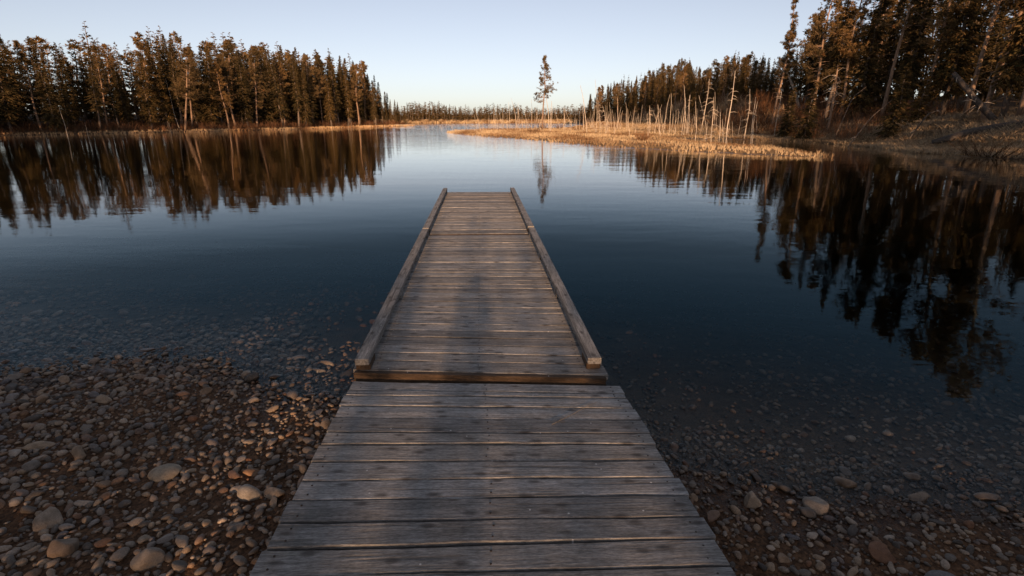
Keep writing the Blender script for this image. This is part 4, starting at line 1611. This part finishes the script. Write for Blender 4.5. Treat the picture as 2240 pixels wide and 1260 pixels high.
# ------------------------------------------------------------------ fallen logs and broken trunks on the right bank
def log_thing(name, P, R, label, mat, cat, branches=0, seed=0, group=None, blen=1.2):
    P = np.array(P, float)
    O = P[0].copy()
    t = np.linspace(0, 1, 10)
    k = np.linspace(0, 1, len(P))
    Q = np.stack([np.interp(t, k, P[:, i]) for i in range(3)], 1) - O
    mb = MB()
    rr = np.interp(t, np.linspace(0, 1, len(R)), R)
    mb.tube(Q, rr, 9, True, rough=0.14)
    o = link(name, mb.mesh(name, mat), None, O)
    if branches:
        r = np.random.default_rng(seed)
        br = MB()
        for q in range(branches):
            tt = r.uniform(0.15, 0.95)
            p = np.array([np.interp(tt, t, Q[:, i]) for i in range(3)])
            a = r.uniform(0, 6.28)
            l = blen * r.uniform(0.4, 1.0)
            dv = np.array([math.cos(a), math.sin(a) * .6, r.uniform(-0.3, 0.6)])
            br.tube([p, p + dv * l * 0.5, p + dv * l + (0, 0, -0.3 * l)], [0.026, 0.016, 0.006], 4, False)
        link('branches', br.mesh('branches', MAT['snag']), o)['kind'] = 'stuff'
    return tag(o, label, cat, group)


def gpt(px, py, Y, dz=0.0):
    x, y, z = at_depth(px, py, Y)
    return (x, y, max(z, gz1(x, y) + 0.02) + dz)


def on_ground(px, Y, dz=0.1):
    x, y, _ = at_depth(px, 262, Y)
    return (x, y, gz1(x, y) + dz)


G = 'fallen timber on the right bank'
log_thing('fallen_log', [on_ground(2052, 33.5, .22), on_ground(2120, 33, .18), on_ground(2180, 32, .16), on_ground(2270, 30.5, .14)], [0.17, 0.24, 0.2, 0.16],
          'long dark fallen log lying across the top of the grass mound', MAT['log'], 'log', 5, 1, G, 0.6)
log_thing('leaning_dead_tree', [on_ground(2176, 34, .1), at_depth(2135, 220, 34.5), at_depth(2086, 160, 35.5)], [0.20, 0.17, 0.13],
          'thick dark broken trunk leaning steeply left over the grass mound', MAT['log'], 'fallen tree', 9, 2, G)
log_thing('fallen_pole', [on_ground(1858, 37, .05), at_depth(1905, 257, 38), at_depth(1955, 215, 40)], [0.035, 0.028, 0.014],
          'thin pole leaning right from the water edge up the bank', MAT['bark'], 'fallen tree', 3, 3, G, .5)
log_thing('fallen_pole', [on_ground(1832, 44, .05), at_depth(1865, 213, 45), at_depth(1895, 190, 46)], [0.04, 0.032, 0.018],
          'short thin fallen pole propped in the dark hollow of the right bank', MAT['bark'], 'fallen tree', 0, 4, G)
log_thing('fallen_pole', [on_ground(1995, 36.5, .1), at_depth(2030, 249, 36.5), at_depth(2062, 238, 37)], [0.05, 0.045, 0.03],
          'low dark pole leaning right behind the top of the mound', MAT['log'], 'fallen tree', 2, 5, G, .5)
log_thing('driftwood', [on_ground(1755, 41, .03), on_ground(1790, 39.0, .06), on_ground(1825, 37.5, .05)], [0.05, 0.07, 0.05],
          'grey driftwood log along the water edge of the right bank', MAT['snag'], 'driftwood', 7, 6, G, .8)
log_thing('driftwood', [on_ground(2010, 29.6, .08), on_ground(2045, 28.6, .08), on_ground(2090, 27.4, .05)], [0.09, 0.07, 0.05],
          'short dark driftwood log sloping down the face of the grass mound', MAT['log'], 'driftwood', 0, 7, G)
log_thing('driftwood', [on_ground(1928, 32.6, .03), on_ground(1942, 32.0, .1)], [0.04, 0.03],
          'forked grey driftwood at the foot of the grass mound', MAT['snag'], 'driftwood', 6, 8, G, .8)
log_thing('broken_trunk', [on_ground(2150, 36, 0), at_depth(2187, 140, 36.5), at_depth(2210, 55, 37)], [0.17, 0.14, 0.11],
          'pale broken topped trunk with crooked dead branches at upper right', MAT['pine_bark'], 'dead tree', 12, 9, G, 2.0)
log_thing('dead_spruce', [on_ground(1815, 47, 0), at_depth(1826, 200, 47), at_depth(1832, 150, 47)], [0.11, 0.09, 0.04],
          'dead spruce with hanging rusty twigs on the right bank', MAT['pine_bark'], 'dead tree', 26, 10, G, 1.3)
log_thing('fallen_pole', [gpt(1690, 283, 56), gpt(1702, 240, 58)], [0.07, 0.04], 'short reddish pole slanting right through the red willow bush', MAT['pine_bark'], 'fallen tree', 0, 11, G)
G2 = 'fallen timber along the left shore'
for k, (xa, ya, xb, yb, lab) in enumerate((
        (440, 281, 500, 277, 'pale thin log fallen flat on the left waterline below the leaning trunks'),
        (392, 283, 415, 256, 'thin pale pole tilted right at the start of the sunny left shore'),
        (770, 272, 850, 268, 'tangle of pale brush wood lying at the left lake point'),
        (862, 274, 908, 273, 'half sunk pale brush wood off the tip of the left point'))):
    X, Y = unproject(xa, ya, 0.2)
    X2, Y2, Z2 = at_depth(xb, yb, Y)
    log_thing('fallen_log', [(X, Y, max(gz1(X, Y), 0) + 0.08), (X2, Y2, max(Z2, max(gz1(X2, Y2), 0) + 0.06))], [0.09, 0.05], lab, MAT['snag'], 'log', 14 if k > 1 else 5, 20 + k, G2, 1.1)


# ------------------------------------------------------------------ bare bushes
def bush_mesh(seed, H, W, n, mat, up=0.8, wmul=1.0):
    r = np.random.default_rng(seed)
    mb = MB()
    mats = []
    for k in range(n):
        a = r.uniform(0, 6.28)
        q = math.sqrt(r.random()) * W * 0.35
        p0 = np.array([q * math.cos(a), q * math.sin(a), 0])
        l = H * r.uniform(0.5, 1.0)
        dv = np.array([math.cos(a) * r.uniform(0, 0.55) * W / H, math.sin(a) * r.uniform(0, 0.55) * W / H, up]) + r.normal(0, 0.08, 3)
        p1 = p0 + dv * l * 0.5 + r.normal(0, .05, 3)
        p2 = p0 + dv * l + r.normal(0, .1, 3)
        mb.tube([p0, p1, p2], [0.016 * wmul, 0.011 * wmul, 0.004 * wmul], 3, False)
        for j in range(4):
            t = r.uniform(0.3, 0.95)
            s = p0 + (p2 - p0) * t
            e = s + (dv * 0.35 + r.normal(0, 0.25, 3)) * l * 0.45
            mb.tube([s, e], [0.008 * wmul, 0.003 * wmul], 3, False)
    V = np.concatenate(mb.V)
    return mb.mesh('bush', mat, False, {'tint': np.clip(V[:, 2] / H + RNG.normal(0, .15, len(V)), 0, 1)})


for k, (px, Y, H, W, lab) in enumerate((
        (1655, 58, 3.6, 3.4, 'big rust red bare willow bush on the bank behind the channel'),
        (1678, 60, 3.0, 2.4, 'tall reddish bush right of the big rust red willow'),
        (1618, 62, 2.4, 3.0, 'dark greyish bare bush left of the big rust red willow'),
        (1410, 43, 0.95, 1.1, 'small reddish bush on the marsh spit left of its dark patch'),
        (1170, 66, 0.8, 1.2, 'low reddish bush at the water edge below the lone pine'),
        (1186, 92, 1.3, 1.5, 'reddish bush at the foot of the lone pine'),
        (2185, 26.8, 1.0, 2.8, 'low dark bush at the right edge of the grass mound'),
        (1225, 94, 1.0, 1.8, 'low brown bush right of the lone pine'),
        (1340, 100, 1.2, 3.0, 'low brown bush among the dead trunks of the marsh'))):
    x, y, _ = at_depth(px, 262, Y)
    o = link('bare_bush', bush_mesh(700 + k, H, W, 130 if k < 3 else 60, MAT['twig'], wmul=1.0 if k < 3 else 0.8), None, (x, y, gz1(x, y)))
    tag(o, lab, 'bush', 'bare bushes on the marsh and bank')
# pale leafless crowns behind the right forest
for k, (px, Y, H, lab) in enumerate(((1603, 96, 13.4, 'pale leafless crown showing left of the tall spruce top'), (1634, 92, 13.8, 'pale leafless crown in the gap beside the tall thin pine'),
                                     (1655, 90, 13.0, 'faint leafless crown nearest the tall thin pine'))):
    x, y, _ = at_depth(px, 262, Y)
    me = bush_mesh(800 + k, 3.6, 3.4, 60, MAT['pale_twig'], 0.75, 1.0)
    z = gz1(x, y)
    H = at_depth(px, 132 + 5 * k, Y)[2] - z + 0.6
    mb = MB()
    mb.tube([(0, 0, -.1), (0.2, 0, H * .3), (0, 0, H - 3.5)], [0.13, 0.11, 0.05], 7)
    o = link('bare_tree', mb.mesh('bare_tree', MAT['snag']), None, (x, y, z))
    c = link('crown', me, o, (0, 0, H - 3.6))
    tag(o, lab, 'tree', 'leafless trees behind the right forest')
# the dead orange spray high in the right stand
x, y, z = at_depth(2112, 62, 37)
mbx = MB()


# ------------------------------------------------------------------ grass, reeds and undergrowth
def blades(name, X, Y, hgt, wid, nb, mat, label, seed, parent=None, lean=0.35, zoff=0.0, tint_f=None):
    r = np.random.default_rng(seed)
    n = len(X)
    Z = ground_z(X, Y)
    k = n * nb
    bx = np.repeat(X, nb) + r.normal(0, 0.05, k) * np.repeat(hgt, nb) * 2
    by = np.repeat(Y, nb) + r.normal(0, 0.05, k) * np.repeat(hgt, nb) * 2
    bz = np.repeat(Z, nb) - 0.02 + zoff
    h = np.repeat(hgt, nb) * r.uniform(0.55, 1.15, k)
    a = r.uniform(0, 6.28, k)
    lx_ = r.normal(0, lean, k) * h
    ly_ = r.normal(0, lean, k) * h
    w = np.repeat(wid, nb) * r.uniform(0.7, 1.3, k)
    ca, sa = np.cos(a) * w, np.sin(a) * w
    V = np.stack([np.stack([bx - ca, by - sa, bz], 1), np.stack([bx + ca, by + sa, bz], 1),
                  np.stack([bx + lx_ * 0.4 + ca * .7, by + ly_ * 0.4 + sa * .7, bz + h * 0.6], 1),
                  np.stack([bx + lx_ * 0.4 - ca * .7, by + ly_ * 0.4 - sa * .7, bz + h * 0.6], 1),
                  np.stack([bx + lx_, by + ly_, bz + h * 0.97], 1)], 1)
    V = V.reshape(-1, 3)
    i = np.arange(k)[:, None] * 5
    Q = i + np.array([[0, 1, 2, 3]])
    T = i + np.array([[3, 2, 4]])
    base = np.clip(fbm(X * 0.35, Y * 0.22, seed + 2) * 2.2 - 0.55, 0, 1) if tint_f is None else tint_f(X, Y)
    t = np.clip(np.repeat(base, nb) + r.normal(0, 0.16, k), 0, 1)
    o = link(name, mesh_np(name, V, [Q, T], mat, False, {'tint': np.repeat(t, 5)}), parent)
    tag(o, label, None, None, 'stuff')
    return o


def pick(n, xr, yr, test, seed):
    r = np.random.default_rng(seed)
    X, Y = r.uniform(*xr, n), r.uniform(*yr, n)
    s = lake_sd(X, Y)
    k = test(X, Y, s)
    return X[k], Y[k], s[k]


rg = np.random.default_rng(77)
X, Y, s = pick(60000, (-12, 28), (24, 170), lambda X, Y, s: (s > -0.25) & (X < 27.5 + 0.5 * np.sin(Y)) & (X > -12) & (rg.random(len(X)) < np.clip(60 / Y, 0, 1)), 31)
wid = 0.010 + 0.00022 * Y
blades('marsh_grass', X, Y, rg.uniform(0.10, 0.24, len(X)) * (0.7 + 1.5 * fbm(X * 0.5, Y * 0.3, 88) ** 2) * np.where(Y > 60, 1.35, 1.0), wid, 6, MAT['grass'], 'tan dry grass and reeds covering the marsh spit', 41)
X, Y, s = pick(90000, (-70, -22), (42, 160), lambda X, Y, s: (s > -0.2) & (s < 1.3) & (rg.random(len(X)) < 0.9), 32)
blades('shore_grass', X, Y, rg.uniform(0.10, 0.32, len(X)), 0.012 + 0.00022 * Y, 6, MAT['grass'], 'strip of tan grass along the left waterline', 42)
X, Y, s = pick(34000, (22, 46), (16, 56), lambda X, Y, s: (s > -0.1) & (s < 11) & (X > 21), 33)
blades('bank_grass', X, Y, rg.uniform(0.12, 0.34, len(X)), 0.010 + 0.00028 * Y, 6, MAT['bank_grass'], 'matted dry grass on the mound of the right bank', 43, lean=0.8)
X, Y, s = pick(42000, (-110, 50), (230, 275), lambda X, Y, s: (s > -0.5) & (s < 16), 34)
blades('far_grass', X, Y, rg.uniform(0.4, 1.1, len(X)), np.full(len(X), 0.15), 3, MAT['grass'], 'pale grass strip along the far shore', 44)
X, Y, s = pick(9000, (18, 31), (56, 150), lambda X, Y, s: (X > 21 + 2.5 * np.sin(Y * 0.21)) & (X < 29) & (s > 0.3), 37)
blades('pale_brush', X, Y, rg.uniform(0.35, 1.25, len(X)), 0.010 + 0.00015 * Y, 7, MAT['grass'], 'pale tan brush between the marsh and the right forest', 47, lean=0.5)
# brush under the trees
X, Y, s = pick(20000, (-72, -25), (42, 160), lambda X, Y, s: (s > 1.0) & (s < 9), 35)
blades('undergrowth', X, Y, rg.uniform(0.4, 1.5, len(X)), 0.010 + 0.0001 * Y, 6, MAT['twig'], 'rusty brush under the left shore trees', 45, lean=0.5)
X, Y, s = pick(16000, (23, 45), (42, 205), lambda X, Y, s: (X > 25.0) & (s > 0.8) & (X < 34 + 0.02 * Y), 36)
blades('undergrowth', X, Y, rg.uniform(0.4, 1.7, len(X)), 0.010 + 0.0001 * Y, 6, MAT['twig'], 'rusty brush under the right shore trees', 46, lean=0.5)
print('tris', sum(len(m.polygons) * 2 for m in bpy.data.meshes))
